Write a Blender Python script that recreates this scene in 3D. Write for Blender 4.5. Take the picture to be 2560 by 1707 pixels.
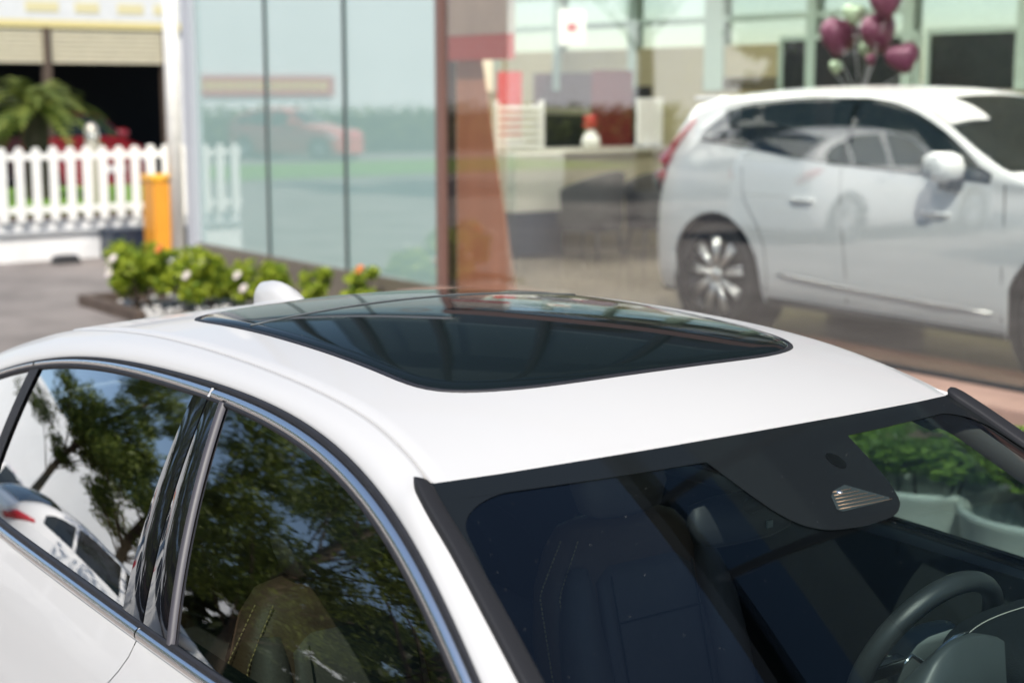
import bpy, math, random
import numpy as np
from mathutils import Vector, Matrix

R = math.radians
random.seed(11)
rng = np.random.default_rng(11)
for _o in list(bpy.data.objects):
    bpy.data.objects.remove(_o)
scene = bpy.context.scene
COL = scene.collection

# ------------------------------------------------------------------ camera
cam_data = bpy.data.cameras.new('camera')
cam = bpy.data.objects.new('camera', cam_data)
COL.objects.link(cam)
YAW, PIT = 2.519, 0.1585
fwd = Vector((math.cos(YAW)*math.cos(PIT), math.sin(YAW)*math.cos(PIT), -math.sin(PIT)))
cam.location = (1.99, -1.885, 1.958)
cam.rotation_euler = fwd.to_track_quat('-Z', 'Y').to_euler()
cam_data.sensor_width = 36.0
cam_data.lens = 55.1
cam_data.clip_start = 0.05
cam_data.clip_end = 2000
cam_data.dof.use_dof = True
cam_data.dof.focus_distance = 2.95
cam_data.dof.aperture_fstop = 3.0
scene.camera = cam

# ------------------------------------------------------------------ world and sun
SUN_TO = Vector((0.60, -0.52, 1.0)).normalized()
world = bpy.data.worlds.new('World')
scene.world = world
world.use_nodes = True
wn = world.node_tree
wn.nodes.clear()
w_out = wn.nodes.new('ShaderNodeOutputWorld')
w_bg = wn.nodes.new('ShaderNodeBackground')
w_sky = wn.nodes.new('ShaderNodeTexSky')
w_sky.sky_type = 'NISHITA'
w_sky.sun_disc = False
w_sky.sun_elevation = math.asin(SUN_TO.z)
w_sky.sun_rotation = math.atan2(SUN_TO.x, SUN_TO.y)
w_sky.air_density = 1.0
w_sky.dust_density = 0.3
w_sky.ozone_density = 1.0
w_bg.inputs['Strength'].default_value = 0.12
wn.links.new(w_sky.outputs[0], w_bg.inputs['Color'])
wn.links.new(w_bg.outputs[0], w_out.inputs['Surface'])
sun_data = bpy.data.lights.new('sun', 'SUN')
sun_data.energy = 4.2
sun_data.angle = R(0.53)
sun_data.color = (1.0, 0.94, 0.86)
sun = bpy.data.objects.new('sun', sun_data)
COL.objects.link(sun)
sun.rotation_euler = (-SUN_TO).to_track_quat('-Z', 'Y').to_euler()

scene.view_settings.view_transform = 'Standard'
scene.view_settings.look = 'None'
scene.view_settings.exposure = 0.45
scene.view_settings.gamma = 1.0
scene.view_settings.use_curve_mapping = False
scene.cycles.max_bounces = 10
scene.cycles.transparent_max_bounces = 24
scene.cycles.glossy_bounces = 5
scene.cycles.diffuse_bounces = 4
scene.cycles.use_denoising = True
scene.cycles.sample_clamp_indirect = 6.0
scene.cycles.caustics_reflective = False
scene.cycles.caustics_refractive = False

# ------------------------------------------------------------------ materials
MATS = {}
def mat(name, col, rough=0.5, metal=0.0, spec=0.5, coat=0.0, var=0.0, vscale=6.0, bump=0.0, bscale=80.0,
        col2=None, emit=None, estr=0.0, stretch=None, trans=0.0):
    if name in MATS:
        return MATS[name]
    m = bpy.data.materials.new(name)
    m.use_nodes = True
    nt = m.node_tree
    b = nt.nodes['Principled BSDF']
    b.inputs['Base Color'].default_value = (*col, 1)
    b.inputs['Roughness'].default_value = rough
    b.inputs['Metallic'].default_value = metal
    b.inputs['Specular IOR Level'].default_value = spec
    b.inputs['Coat Weight'].default_value = coat
    b.inputs['Coat Roughness'].default_value = 0.03
    if trans:
        b.inputs['Transmission Weight'].default_value = trans
    if emit:
        b.inputs['Emission Color'].default_value = (*emit, 1)
        b.inputs['Emission Strength'].default_value = estr
    tc = nt.nodes.new('ShaderNodeTexCoord')
    src = tc.outputs['Object']
    if stretch:
        mp = nt.nodes.new('ShaderNodeMapping')
        mp.inputs['Scale'].default_value = stretch
        nt.links.new(src, mp.inputs['Vector'])
        src = mp.outputs['Vector']
    if var or col2:
        n = nt.nodes.new('ShaderNodeTexNoise')
        n.inputs['Scale'].default_value = vscale
        n.inputs['Detail'].default_value = 6
        n.inputs['Roughness'].default_value = 0.6
        nt.links.new(src, n.inputs['Vector'])
        rp = nt.nodes.new('ShaderNodeValToRGB')
        a = [max(0, c*(1-var)) for c in col]
        c2 = col2 if col2 else [min(1, c*(1+var)) for c in col]
        rp.color_ramp.elements[0].position = 0.32
        rp.color_ramp.elements[1].position = 0.68
        rp.color_ramp.elements[0].color = (*a, 1)
        rp.color_ramp.elements[1].color = (*c2, 1)
        nt.links.new(n.outputs['Fac'], rp.inputs['Fac'])
        nt.links.new(rp.outputs['Color'], b.inputs['Base Color'])
    if bump:
        n2 = nt.nodes.new('ShaderNodeTexNoise')
        n2.inputs['Scale'].default_value = bscale
        n2.inputs['Detail'].default_value = 4
        nt.links.new(src, n2.inputs['Vector'])
        bp = nt.nodes.new('ShaderNodeBump')
        bp.inputs['Strength'].default_value = bump
        bp.inputs['Distance'].default_value = 0.01
        nt.links.new(n2.outputs['Fac'], bp.inputs['Height'])
        nt.links.new(bp.outputs['Normal'], b.inputs['Normal'])
    MATS[name] = m
    return m

def glass(name, tint, ior=1.5, gain=1.0, base=0.0, rough=0.0, wav=0.0, rtint=(1, 1, 1), wscale=3.0):
    """thin architectural or automotive pane: tinted see-through mixed with a mirror coat by the angle of incidence"""
    if name in MATS:
        return MATS[name]
    m = bpy.data.materials.new(name)
    m.use_nodes = True
    nt = m.node_tree
    nt.nodes.clear()
    out = nt.nodes.new('ShaderNodeOutputMaterial')
    tr = nt.nodes.new('ShaderNodeBsdfTransparent')
    tr.inputs['Color'].default_value = (*tint, 1)
    gl = nt.nodes.new('ShaderNodeBsdfGlossy')
    gl.inputs['Color'].default_value = (*rtint, 1)
    gl.inputs['Roughness'].default_value = rough
    fr = nt.nodes.new('ShaderNodeFresnel')
    fr.inputs['IOR'].default_value = ior
    ml = nt.nodes.new('ShaderNodeMath')
    ml.operation = 'MULTIPLY_ADD'
    ml.use_clamp = True
    ml.inputs[1].default_value = gain
    ml.inputs[2].default_value = base
    mx = nt.nodes.new('ShaderNodeMixShader')
    # a thin sheet reflects alike from both of its faces
    ge = nt.nodes.new('ShaderNodeNewGeometry')
    mi = nt.nodes.new('ShaderNodeMath')
    mi.operation = 'MULTIPLY_ADD'
    mi.inputs[1].default_value = 1/ior-ior
    mi.inputs[2].default_value = ior
    nt.links.new(ge.outputs['Backfacing'], mi.inputs[0])
    nt.links.new(mi.outputs[0], fr.inputs['IOR'])
    nt.links.new(fr.outputs[0], ml.inputs[0])
    nt.links.new(ml.outputs[0], mx.inputs['Fac'])
    nt.links.new(tr.outputs[0], mx.inputs[1])
    nt.links.new(gl.outputs[0], mx.inputs[2])
    nt.links.new(mx.outputs[0], out.inputs['Surface'])
    if wav:
        tc = nt.nodes.new('ShaderNodeTexCoord')
        n = nt.nodes.new('ShaderNodeTexNoise')
        n.inputs['Scale'].default_value = wscale
        n.inputs['Detail'].default_value = 1.0
        nt.links.new(tc.outputs['Object'], n.inputs['Vector'])
        bp = nt.nodes.new('ShaderNodeBump')
        bp.inputs['Strength'].default_value = wav
        bp.inputs['Distance'].default_value = 0.01
        nt.links.new(n.outputs['Fac'], bp.inputs['Height'])
        nt.links.new(bp.outputs['Normal'], gl.inputs['Normal'])
    MATS[name] = m
    return m

def film_glass(name, col, w):
    """glass with a pale film on its back: diffuse film seen under a mirror coat"""
    m = bpy.data.materials.new(name)
    m.use_nodes = True
    nt = m.node_tree
    b = nt.nodes['Principled BSDF']
    b.inputs['Base Color'].default_value = (*col, 1)
    b.inputs['Roughness'].default_value = 0.02
    b.inputs['IOR'].default_value = 3.8
    tc = nt.nodes.new('ShaderNodeTexCoord')
    n = nt.nodes.new('ShaderNodeTexNoise')
    n.inputs['Scale'].default_value = 0.6
    n.inputs['Detail'].default_value = 1
    nt.links.new(tc.outputs['Object'], n.inputs['Vector'])
    bp = nt.nodes.new('ShaderNodeBump')
    bp.inputs['Strength'].default_value = 0.01
    bp.inputs['Distance'].default_value = 0.01
    nt.links.new(n.outputs['Fac'], bp.inputs['Height'])
    nt.links.new(bp.outputs['Normal'], b.inputs['Normal'])
    MATS[name] = m
    return m

M_WHITE = mat('car_white_paint', (0.515, 0.507, 0.494), rough=0.5, spec=0.25, coat=0.3, var=0.012, vscale=1.5)
M_SUVW = mat('suv_white_paint', (0.80, 0.805, 0.80), rough=0.4, spec=0.4, coat=0.8, var=0.01, vscale=1.0)
M_CHROME = mat('chrome', (0.97, 0.955, 0.93), rough=0.27, metal=1.0)
M_RUBBER = mat('black_rubber', (0.018, 0.018, 0.021), rough=0.55, spec=0.4, var=0.2, vscale=40)
M_MOULD = mat('matte_black_moulding', (0.016, 0.016, 0.018), rough=0.6, spec=0.3)
M_GLOSSBLK = mat('gloss_black_panel', (0.006, 0.006, 0.008), rough=0.04, spec=0.6, coat=1.0)
M_GREYMOULD = mat('grey_window_guide', (0.06, 0.056, 0.064), rough=0.45, spec=0.35)
M_SUNROOF = mat('dark_roof_glass', (0.007, 0.011, 0.012), rough=0.02, spec=0.07, coat=0.0)
M_FRIT = mat('ceramic_black_band', (0.010, 0.012, 0.013), rough=0.06, spec=0.20)
M_WS = glass('windshield_glass', (0.68, 0.77, 0.75), ior=1.45, gain=1.2)
M_SIDE = glass('side_window_glass', (0.35, 0.42, 0.40), ior=1.52, gain=3.4, base=0.08, wav=0.02, wscale=5.0)
M_SIDEF = glass('front_window_glass', (0.38, 0.47, 0.43), ior=1.52, gain=2.8, base=0.03, wav=0.02, wscale=5.0)
M_CARGLASS = mat('dark_car_glass', (0.012, 0.018, 0.02), rough=0.03, spec=0.6)
M_CABIN = mat('charcoal_cabin_trim', (0.17, 0.195, 0.195), rough=0.6, spec=0.3, bump=0.15, bscale=300)
M_DASH = mat('grained_dashboard', (0.009, 0.011, 0.012), rough=0.65, spec=0.14, bump=0.25, bscale=420)
M_LEATHER = mat('brown_leather', (0.155, 0.085, 0.055), rough=0.45, spec=0.4, bump=0.15, bscale=220, var=0.15, vscale=5)
M_SEATF = mat('taupe_seat_leather', (0.16, 0.125, 0.115), rough=0.55, spec=0.35, bump=0.15, bscale=260, var=0.1, vscale=4)
M_STITCH = mat('pale_stitch_thread', (0.55, 0.52, 0.45), rough=0.8)
M_STITCHB = mat('ochre_stitch_thread', (0.62, 0.42, 0.20), rough=0.8)
M_SATIN = mat('satin_silver', (0.62, 0.64, 0.64), rough=0.25, metal=1.0)
M_TYRE = mat('tyre_rubber', (0.022, 0.021, 0.021), rough=0.75, spec=0.25)
M_ALLOY = mat('machined_alloy', (0.74, 0.72, 0.70), rough=0.28, metal=0.9)
M_DARKALLOY = mat('dark_alloy', (0.03, 0.03, 0.032), rough=0.4, metal=0.5)
M_REDLENS = mat('red_lamp_lens', (0.42, 0.012, 0.02), rough=0.12, spec=0.6, coat=0.6)
M_CLEARLENS = mat('clear_lamp_lens', (0.62, 0.64, 0.66), rough=0.08, spec=0.6, coat=0.6)
M_BLACKPL = mat('black_plastic', (0.02, 0.02, 0.022), rough=0.6)

# ------------------------------------------------------------------ helpers
def mesh(name, verts, faces, m, parent=None, smooth=True):
    me = bpy.data.meshes.new(name)
    me.from_pydata([tuple(map(float, v)) for v in verts], [], [tuple(int(i) for i in f) for f in faces])
    me.validate(verbose=False)
    if m is not None:
        me.materials.append(m)
    if smooth:
        me.polygons.foreach_set('use_smooth', [True]*len(me.polygons))
    o = bpy.data.objects.new(name, me)
    COL.objects.link(o)
    if parent is not None:
        o.parent = parent
    return o

def tag(o, label=None, cat=None, group=None, kind=None):
    if label: o['label'] = label
    if cat: o['category'] = cat
    if group: o['group'] = group
    if kind: o['kind'] = kind
    return o

def empty(name, loc=(0, 0, 0), rotz=0.0):
    o = bpy.data.objects.new(name, None)
    o.empty_display_size = 0.2
    COL.objects.link(o)
    o.location = loc
    o.rotation_euler = (0, 0, rotz)
    return o

def copy_tree(o, parent=None):
    c = o.copy()
    COL.objects.link(c)
    c.parent = parent
    for ch in list(o.children):
        copy_tree(ch, c)
    return c

def grid_faces(n, m, close_u=False, close_v=False, off=0):
    f = []
    for i in range(n if close_u else n-1):
        for j in range(m if close_v else m-1):
            a = i*m+j
            b = i*m+(j+1) % m
            c = ((i+1) % n)*m+(j+1) % m
            d = ((i+1) % n)*m+j
            f.append((a+off, d+off, c+off, b+off))
    return f

def grid(name, G, m, parent=None, close_u=False, close_v=False, flip=False, smooth=True, thick=0.0):
    G = np.asarray(G, float)
    n, k = G.shape[:2]
    f = grid_faces(n, k, close_u, close_v)
    if flip:
        f = [t[::-1] for t in f]
    o = mesh(name, G.reshape(-1, 3), f, m, parent, smooth)
    if thick:
        s = o.modifiers.new('thickness', 'SOLIDIFY')
        s.thickness = thick
        s.offset = -1
    return o

class MB:
    """collects vertices and faces of one mesh"""
    def __init__(s):
        s.v, s.f = [], []
    def add(s, v, f):
        o = len(s.v)
        s.v += [tuple(map(float, p)) for p in v]
        s.f += [tuple(i+o for i in t) for t in f]
        return s
    def box(s, c, size, rotz=0.0, M=None, taper=1.0):
        x, y, z = [d/2 for d in size]
        P = [(-x, -y, -z), (x, -y, -z), (x, y, -z), (-x, y, -z), (-x*taper, -y*taper, z), (x*taper, -y*taper, z), (x*taper, y*taper, z), (-x*taper, y*taper, z)]
        mm = Matrix.Translation(c) @ Matrix.Rotation(rotz, 4, 'Z') @ (M or Matrix.Identity(4))
        return s.add([mm @ Vector(p) for p in P], [(0, 3, 2, 1), (4, 5, 6, 7), (0, 1, 5, 4), (1, 2, 6, 5), (2, 3, 7, 6), (3, 0, 4, 7)])
    def tube(s, pts, r, n=8, caps=True):
        pts = [Vector(p) for p in pts]
        rs = r if hasattr(r, '__len__') else [r]*len(pts)
        V = []
        for i, p in enumerate(pts):
            t = (pts[min(i+1, len(pts)-1)]-pts[max(i-1, 0)]).normalized()
            up = Vector((0, 0, 1)) if abs(t.z) < 0.95 else Vector((1, 0, 0))
            a = t.cross(up).normalized()
            b = a.cross(t).normalized()
            for k in range(n):
                q = 2*math.pi*k/n
                V.append(p+(a*math.cos(q)+b*math.sin(q))*rs[i])
        f = grid_faces(len(pts), n, close_v=True)
        if caps:
            f.append(tuple(range(n)))
            f.append(tuple(range((len(pts)-1)*n, len(pts)*n))[::-1])
        return s.add(V, f)
    def lathe(s, prof, c=(0, 0, 0), n=24, axis='Z'):
        V = []
        for (r, h) in prof:
            for k in range(n):
                q = 2*math.pi*k/n
                p = (r*math.cos(q), r*math.sin(q), h)
                if axis == 'Y': p = (p[0], p[2], p[1])
                if axis == 'X': p = (p[2], p[0], p[1])
                V.append((p[0]+c[0], p[1]+c[1], p[2]+c[2]))
        return s.add(V, grid_faces(len(prof), n, close_v=True))
    def ball(s, c, r, nu=10, nv=14, jitter=0.0):
        rx, ry, rz = r if hasattr(r, '__len__') else (r, r, r)
        V = []
        for i in range(nu+1):
            th = math.pi*i/nu
            for k in range(nv):
                q = 2*math.pi*k/nv
                j = 1+jitter*random.uniform(-1, 1)
                V.append((c[0]+rx*j*math.sin(th)*math.cos(q), c[1]+ry*j*math.sin(th)*math.sin(q), c[2]+rz*j*math.cos(th)))
        return s.add(V, grid_faces(nu+1, nv, close_v=True))
    def build(s, name, m, parent=None, smooth=True, bevel=0.0):
        o = mesh(name, s.v, s.f, m, parent, smooth)
        if bevel:
            b = o.modifiers.new('bevel', 'BEVEL')
            b.width = bevel
            b.segments = 2
            b.limit_method = 'ANGLE'
            for p in o.data.polygons: p.use_smooth = True
            w = o.modifiers.new('weighted', 'WEIGHTED_NORMAL')
        return o

def box(name, lo, hi, m, parent=None, bevel=0.0):
    c = [(a+b)/2 for a, b in zip(lo, hi)]
    s = [b-a for a, b in zip(lo, hi)]
    return MB().box(c, s).build(name, m, parent, smooth=False, bevel=bevel)

def loft(sections, n=28):
    """closed loft through superellipse sections: (centre, half x, half y, power)"""
    V = []
    for (c, hx, hy, p) in sections:
        for k in range(n):
            q = 2*math.pi*k/n
            cx, sy = math.cos(q), math.sin(q)
            V.append((c[0]+hx*math.copysign(abs(cx)**(2/p), cx), c[1]+hy*math.copysign(abs(sy)**(2/p), sy), c[2]))
    m = len(sections)
    f = grid_faces(m, n, close_v=True)
    f.append(tuple(range(n)))
    f.append(tuple(range((m-1)*n, m*n))[::-1])
    return V, f

def leaves(centres, radii, n, size, squash=1.0, up=0.3, shell=0.55, aspect=2.0):
    """n leaf blades (four-cornered, folded) scattered through clumps"""
    centres = np.asarray(centres, float)
    radii = np.asarray(radii, float)
    w = radii**2
    idx = rng.choice(len(centres), n, p=w/w.sum())
    d = rng.normal(size=(n, 3))
    d /= np.linalg.norm(d, axis=1)[:, None]
    r = (shell+(1-shell)*rng.random(n))*radii[idx]*np.where(rng.random(n) < 0.15, 1.18, 1.0)
    P = centres[idx]+d*r[:, None]*np.array([1, 1, squash])
    nrm = d*0.7+rng.normal(size=(n, 3))*0.6+np.array([0, 0, up])
    nrm /= np.linalg.norm(nrm, axis=1)[:, None]
    t = np.cross(nrm, rng.normal(size=(n, 3)))
    t /= np.linalg.norm(t, axis=1)[:, None]
    b = np.cross(nrm, t)
    s = size*(0.6+0.8*rng.random(n))[:, None]
    a0 = P-t*s*0.5*aspect
    a2 = P+t*s*0.5*aspect
    a1 = P+b*s*0.5+nrm*s*0.12
    a3 = P-b*s*0.5+nrm*s*0.12
    V = np.stack([a0, a1, a2, a3], 1).reshape(-1, 3)
    F = [(4*i, 4*i+1, 4*i+2, 4*i+3) for i in range(n)]
    return V, F

def leaf_mat(name, c1, c2):
    if name in MATS: return MATS[name]
    m = bpy.data.materials.new(name)
    m.use_nodes = True
    nt = m.node_tree
    b = nt.nodes['Principled BSDF']
    b.inputs['Roughness'].default_value = 0.5
    b.inputs['Specular IOR Level'].default_value = 0.35
    g = nt.nodes.new('ShaderNodeNewGeometry')
    rp = nt.nodes.new('ShaderNodeValToRGB')
    rp.color_ramp.elements[0].color = (*c1, 1)
    rp.color_ramp.elements[1].color = (*c2, 1)
    nt.links.new(g.outputs['Random Per Island'], rp.inputs['Fac'])
    nt.links.new(rp.outputs['Color'], b.inputs['Base Color'])
    tl = nt.nodes.new('ShaderNodeBsdfTranslucent')
    nt.links.new(rp.outputs['Color'], tl.inputs['Color'])
    mx = nt.nodes.new('ShaderNodeMixShader')
    mx.inputs['Fac'].default_value = 0.35
    nt.links.new(b.outputs[0], mx.inputs[1])
    nt.links.new(tl.outputs[0], mx.inputs[2])
    nt.links.new(mx.outputs[0], nt.nodes['Material Output'].inputs['Surface'])
    MATS[name] = m
    return m

def curve_fn(tab):
    tab = sorted(tab)
    xs = np.array([t[0] for t in tab]); ys = np.array([t[1] for t in tab])
    h = np.diff(xs); d = np.diff(ys)/h
    mm = np.zeros(len(xs))
    mm[0], mm[-1] = d[0], d[-1]
    for i in range(1, len(xs)-1):
        mm[i] = 0 if d[i-1]*d[i] <= 0 else (h[i-1]+h[i])*3/((2*h[i]+h[i-1])/d[i-1]+(h[i]+2*h[i-1])/d[i])
    def f(x):
        x = np.clip(np.asarray(x, float), xs[0], xs[-1])
        i = np.clip(np.searchsorted(xs, x)-1, 0, len(h)-1)
        t = (x-xs[i])/h[i]
        return (2*t**3-3*t**2+1)*ys[i]+(t**3-2*t**2+t)*h[i]*mm[i]+(-2*t**3+3*t**2)*ys[i+1]+(t**3-t**2)*h[i]*mm[i+1]
    return f

# ================================================================== the setting
M_ASPH = mat('sunlit_asphalt', (0.225, 0.20, 0.185), rough=0.9, spec=0.2, var=0.26, vscale=1.1, bump=0.3, bscale=60)
M_GRASS = mat('lawn_green', (0.13, 0.24, 0.035), rough=0.9, spec=0.1, var=0.4, vscale=9)
M_TILE = mat('brown_floor_tile', (0.36, 0.235, 0.185), rough=0.45, spec=0.4, var=0.12, vscale=5)
M_FLOOR = mat('polished_showroom_floor', (0.17, 0.145, 0.115), rough=0.22, spec=0.45, var=0.12, vscale=0.8)
g = mesh('ground', [(-400, -400, 0), (400, -400, 0), (400, 400, 0), (-400, 400, 0)], [(0, 1, 2, 3)], M_ASPH)
tag(g, kind='structure')
fl = box('showroom_floor', (-13.9, 5.24, 0.0), (14.0, 24.0, 0.33), M_FLOOR)
tag(fl, kind='structure')

# ================================================================== the white sedan
sedan = empty('white_sedan', (0, 0, 0))
tag(sedan, 'white four-door sedan with dark glass sunroof and chrome window trim, in sharp focus', 'car')

def S(x, z):
    t = (z-0.98)/0.42
    return 0.853-0.215*t+0.072*t*(1-t)-0.03*(x+0.8)**2
NS = np.array([0, -0.89, 0.457])

_st = [(-2.25, 1.115), (-2.10, 1.19), (-1.887, 1.269), (-1.686, 1.317), (-1.531, 1.349), (-1.365, 1.373), (-1.205, 1.390), (-1.053, 1.400), (-0.911, 1.406),
       (-0.71, 1.408), (-0.528, 1.407), (-0.369, 1.397), (-0.211, 1.374), (-0.092, 1.346), (0.024, 1.308), (0.14, 1.260), (0.253, 1.204),
       (0.317, 1.167), (0.42, 1.106), (0.53, 1.036), (0.60, 0.990)]
_pf = np.polyfit([p[0] for p in _st], [p[1] for p in _st], 8)
def z_strip(x): return np.polyval(_pf, x)
def offs(x, w):
    """move down the window line at right angles in side view"""
    sl = (z_strip(x+1e-3)-z_strip(x-1e-3))/2e-3
    k = 1/np.sqrt(1+sl*sl)
    return x+w*sl*k, z_strip(x)-w*k
w_strip = curve_fn([(-2.3, .003), (-1.7, .0045), (-1.36, .006), (-0.7, .010), (-0.1, .013), (0.6, .013)])
w_chrome = curve_fn([(-2.3, .010), (-1.7, .013), (-1.36, .017), (-0.7, .0255), (-0.1, .031), (0.6, .034)])
w_glass = curve_fn([(-2.3, .014), (-1.7, .018), (-1.36, .022), (-0.7, .029), (-0.1, .0355), (0.6, .039)])
z_gbot = curve_fn([(-2.2, 1.045), (-1.9, 1.012), (-1.453, 1.006), (-1.03, 1.008), (-0.7, 1.006), (-0.284, 1.000), (0.3, 0.990), (0.65, 0.982)])
z_ctop = lambda x: z_gbot(x)-0.0065
z_cbot = lambda x: z_gbot(x)-0.0295

def zc_roof(x):
    x = np.asarray(x, float)
    t = np.maximum(x, -1.65)+0.7
    e = np.minimum(x+1.65, 0)
    return 1.4975-0.004394*t-0.083533*t**2-0.025681*t**3-0.105361*t**4-0.068605*t**5+0.17*e-0.10*e*e
def roof(x, y):
    t = np.maximum(np.asarray(x, float), -1.65)+0.7
    return zc_roof(x)-(0.15607+0.019079*t-0.062272*t*t)*y*y+0.028679*y**4
y_ditch = curve_fn([(-2.3, .47), (-2.0, .525), (-1.75, .548), (-1.4, .560), (-1.05, .566), (-0.5, .574), (-0.25, .579), (-0.1, .592), (0.0, .606), (0.03, .612)])
def hx(y): return 0.067-0.18*np.asarray(y)**2
def ws(x, y): return 1.378-0.45*(x-0.067)-0.10*(x-0.067)**2-0.123*y*y

def both(fn):
    """build a part on the near side, then its mirror image on the far side"""
    for sgn in (-1, 1):
        fn(sgn)
def side_pts(xs, zs, sgn, off=0.0):
    xs = np.asarray(xs, float); zs = np.asarray(zs, float)
    y = S(xs, zs)
    return np.stack([xs, sgn*(y+0.89*off), zs+0.457*off], -1)

# roof skin, from the rear window to the windshield header
ts = np.linspace(0, 1, 60)
ss = np.linspace(-1, 1, 49)
G = np.zeros((len(ts), len(ss)+4, 3))
for i, t in enumerate(ts):
    for j, s in enumerate(ss):
        xr = -1.80+0.10*s*s
        yd = None
        xf = hx(s*0.607)
        x = xr+(xf-xr)*t
        y = s*float(y_ditch(x))
        G[i, j+2] = (x, y, float(roof(x, y)))
    for e, jj in ((2, (1, 0)), (-3, (-2, -1))):
        p = G[i, e]
        sg = math.copysign(1, p[1])
        G[i, jj[0]] = (p[0], p[1]+sg*0.0025, p[2]-0.004)
        G[i, jj[1]] = (p[0], p[1]+sg*0.003, p[2]-0.012)
rp_ = grid('roof_panel', G, M_WHITE, sedan, flip=False)
# folded front lip of the roof above the windshield
lip = np.zeros((4, 49, 3))
for j, s in enumerate(ss):
    y = s*0.607
    x = float(hx(y)); z = float(roof(x, y))
    lip[0, j] = (x, y, z)
    lip[1, j] = (x+0.004, y, z-0.0035)
    lip[2, j] = (x+0.005, y, z-0.008)
    lip[3, j] = (x+0.004, y, z-0.02)
grid('roof_front_lip', lip, M_WHITE, rp_)

# roof rails and windshield pillars: painted band between the roof ditch and the window line
m_y = curve_fn([(-0.02, .628), (0.014, .643), (0.155, .668), (0.279, .691), (0.401, .712), (0.60, .742), (0.75, .765)])
def inner(x):
    if x <= -0.03:
        y = float(y_ditch(x))+0.006
        return y, float(roof(x, y-0.006))-0.007
    t = min(1, (x+0.03)/0.05)
    ya = float(y_ditch(min(x, 0.03)))+0.006
    za = float(roof(x, ya-0.006))-0.007
    yb = float(m_y(x))-0.008
    zb = float(ws(x, yb))+0.002
    return ya+(yb-ya)*t, za+(zb-za)*t
def mk_rail(sgn):
    xs = np.concatenate([np.linspace(-2.2, -0.1, 46), np.linspace(-0.08, 0.6, 30)])
    tt = np.linspace(0, 1, 12)
    G = np.zeros((len(xs), len(tt)+2, 3))
    for i, x in enumerate(xs):
        yi, zi = inner(x)
        zs = float(z_strip(x)); ys = float(S(x, zs))
        k = 0.62
        c = (yi+(ys-yi)*0.80, zi-(zi-zs)*0.10)
        if x > 0:
            q = min(1, x/0.15)
            c = (yi+(ys-yi)*(0.80-0.1*q), zi-(zi-zs)*(0.10+0.12*q))
        G[i, 0] = (x, sgn*(yi-0.003), zi-0.008)
        for j, t in enumerate(tt):
            y = (1-t)**2*yi+2*t*(1-t)*c[0]+t*t*ys
            z = (1-t)**2*(zi+0.004*(1-t)**6)+2*t*(1-t)*c[1]+t*t*zs
            G[i, j+1] = (x, sgn*y, z)
        G[i, -1] = (x, sgn*(ys-0.004), zs-0.006)
    grid('roof_rail', G, M_WHITE, sedan, flip=(sgn < 0))
both(mk_rail)

# black weather strip above the chrome
def mk_strip(sgn):
    xs = np.linspace(-2.24, 0.585, 110)
    G = []
    for x in xs:
        w = float(w_strip(x))
        row = []
        for (f, o) in ((-0.02, -0.006), (0.02, -0.001), (0.25, 0.0015), (0.75, 0.001), (1.0, -0.003), (1.05, -0.01)):
            a, b = offs(x, w*f+0.0)
            row.append(side_pts(a, b, sgn, o))
        G.append(row)
    grid('weather_strip', np.array(G), M_RUBBER, sedan, flip=(sgn < 0))
both(mk_strip)

# chrome window surround, split at the middle pillar; rounded section
def chrome_run(name, x0, x1, sgn, n=60):
    xs = np.linspace(x0, x1, n)
    G = []
    for x in xs:
        a = float(w_strip(x)); b = float(w_chrome(x))
        row = []
        for k in range(13):
            t = k/12
            o = 0.0062*math.sin(math.pi*t)**0.6-0.002
            if t > 0.8: o *= 0.75
            px, pz = offs(x, a+(b-a)*t)
            row.append(side_pts(px, pz, sgn, o))
        G.append(row)
    return grid(name, np.array(G), M_CHROME, sedan, flip=(sgn < 0))
def mk_chrome(sgn):
    chrome_run('window_chrome', -2.22, -1.648, sgn, 24)
    chrome_run('window_chrome', -1.640, -0.7225, sgn)
    chrome_run('window_chrome', -0.7125, 0.56, sgn, 70)
    G = []
    for x in np.linspace(-0.7225, -0.7125, 3):
        a = float(w_strip(x)); b = float(w_chrome(x))
        G.append([side_pts(*offs(x, a+(b-a)*t), sgn, 0.0028) for t in np.linspace(0, 1, 6)])
    grid('chrome_joint', np.array(G), M_WHITE, sedan, flip=(sgn < 0))
    # black glass run under the chrome
    G = []
    for x in np.linspace(-2.2, 0.55, 90):
        b = float(w_chrome(x)); c = float(w_glass(x))
        G.append([side_pts(*offs(x, b-0.002), sgn, -0.002), side_pts(*offs(x, b+0.0005), sgn, 0.0008), side_pts(*offs(x, c+0.001), sgn, 0.0), side_pts(*offs(x, c+0.003), sgn, -0.006)])
    grid('glass_run', np.array(G), M_RUBBER, sedan, flip=(sgn < 0))
both(mk_chrome)

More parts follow.
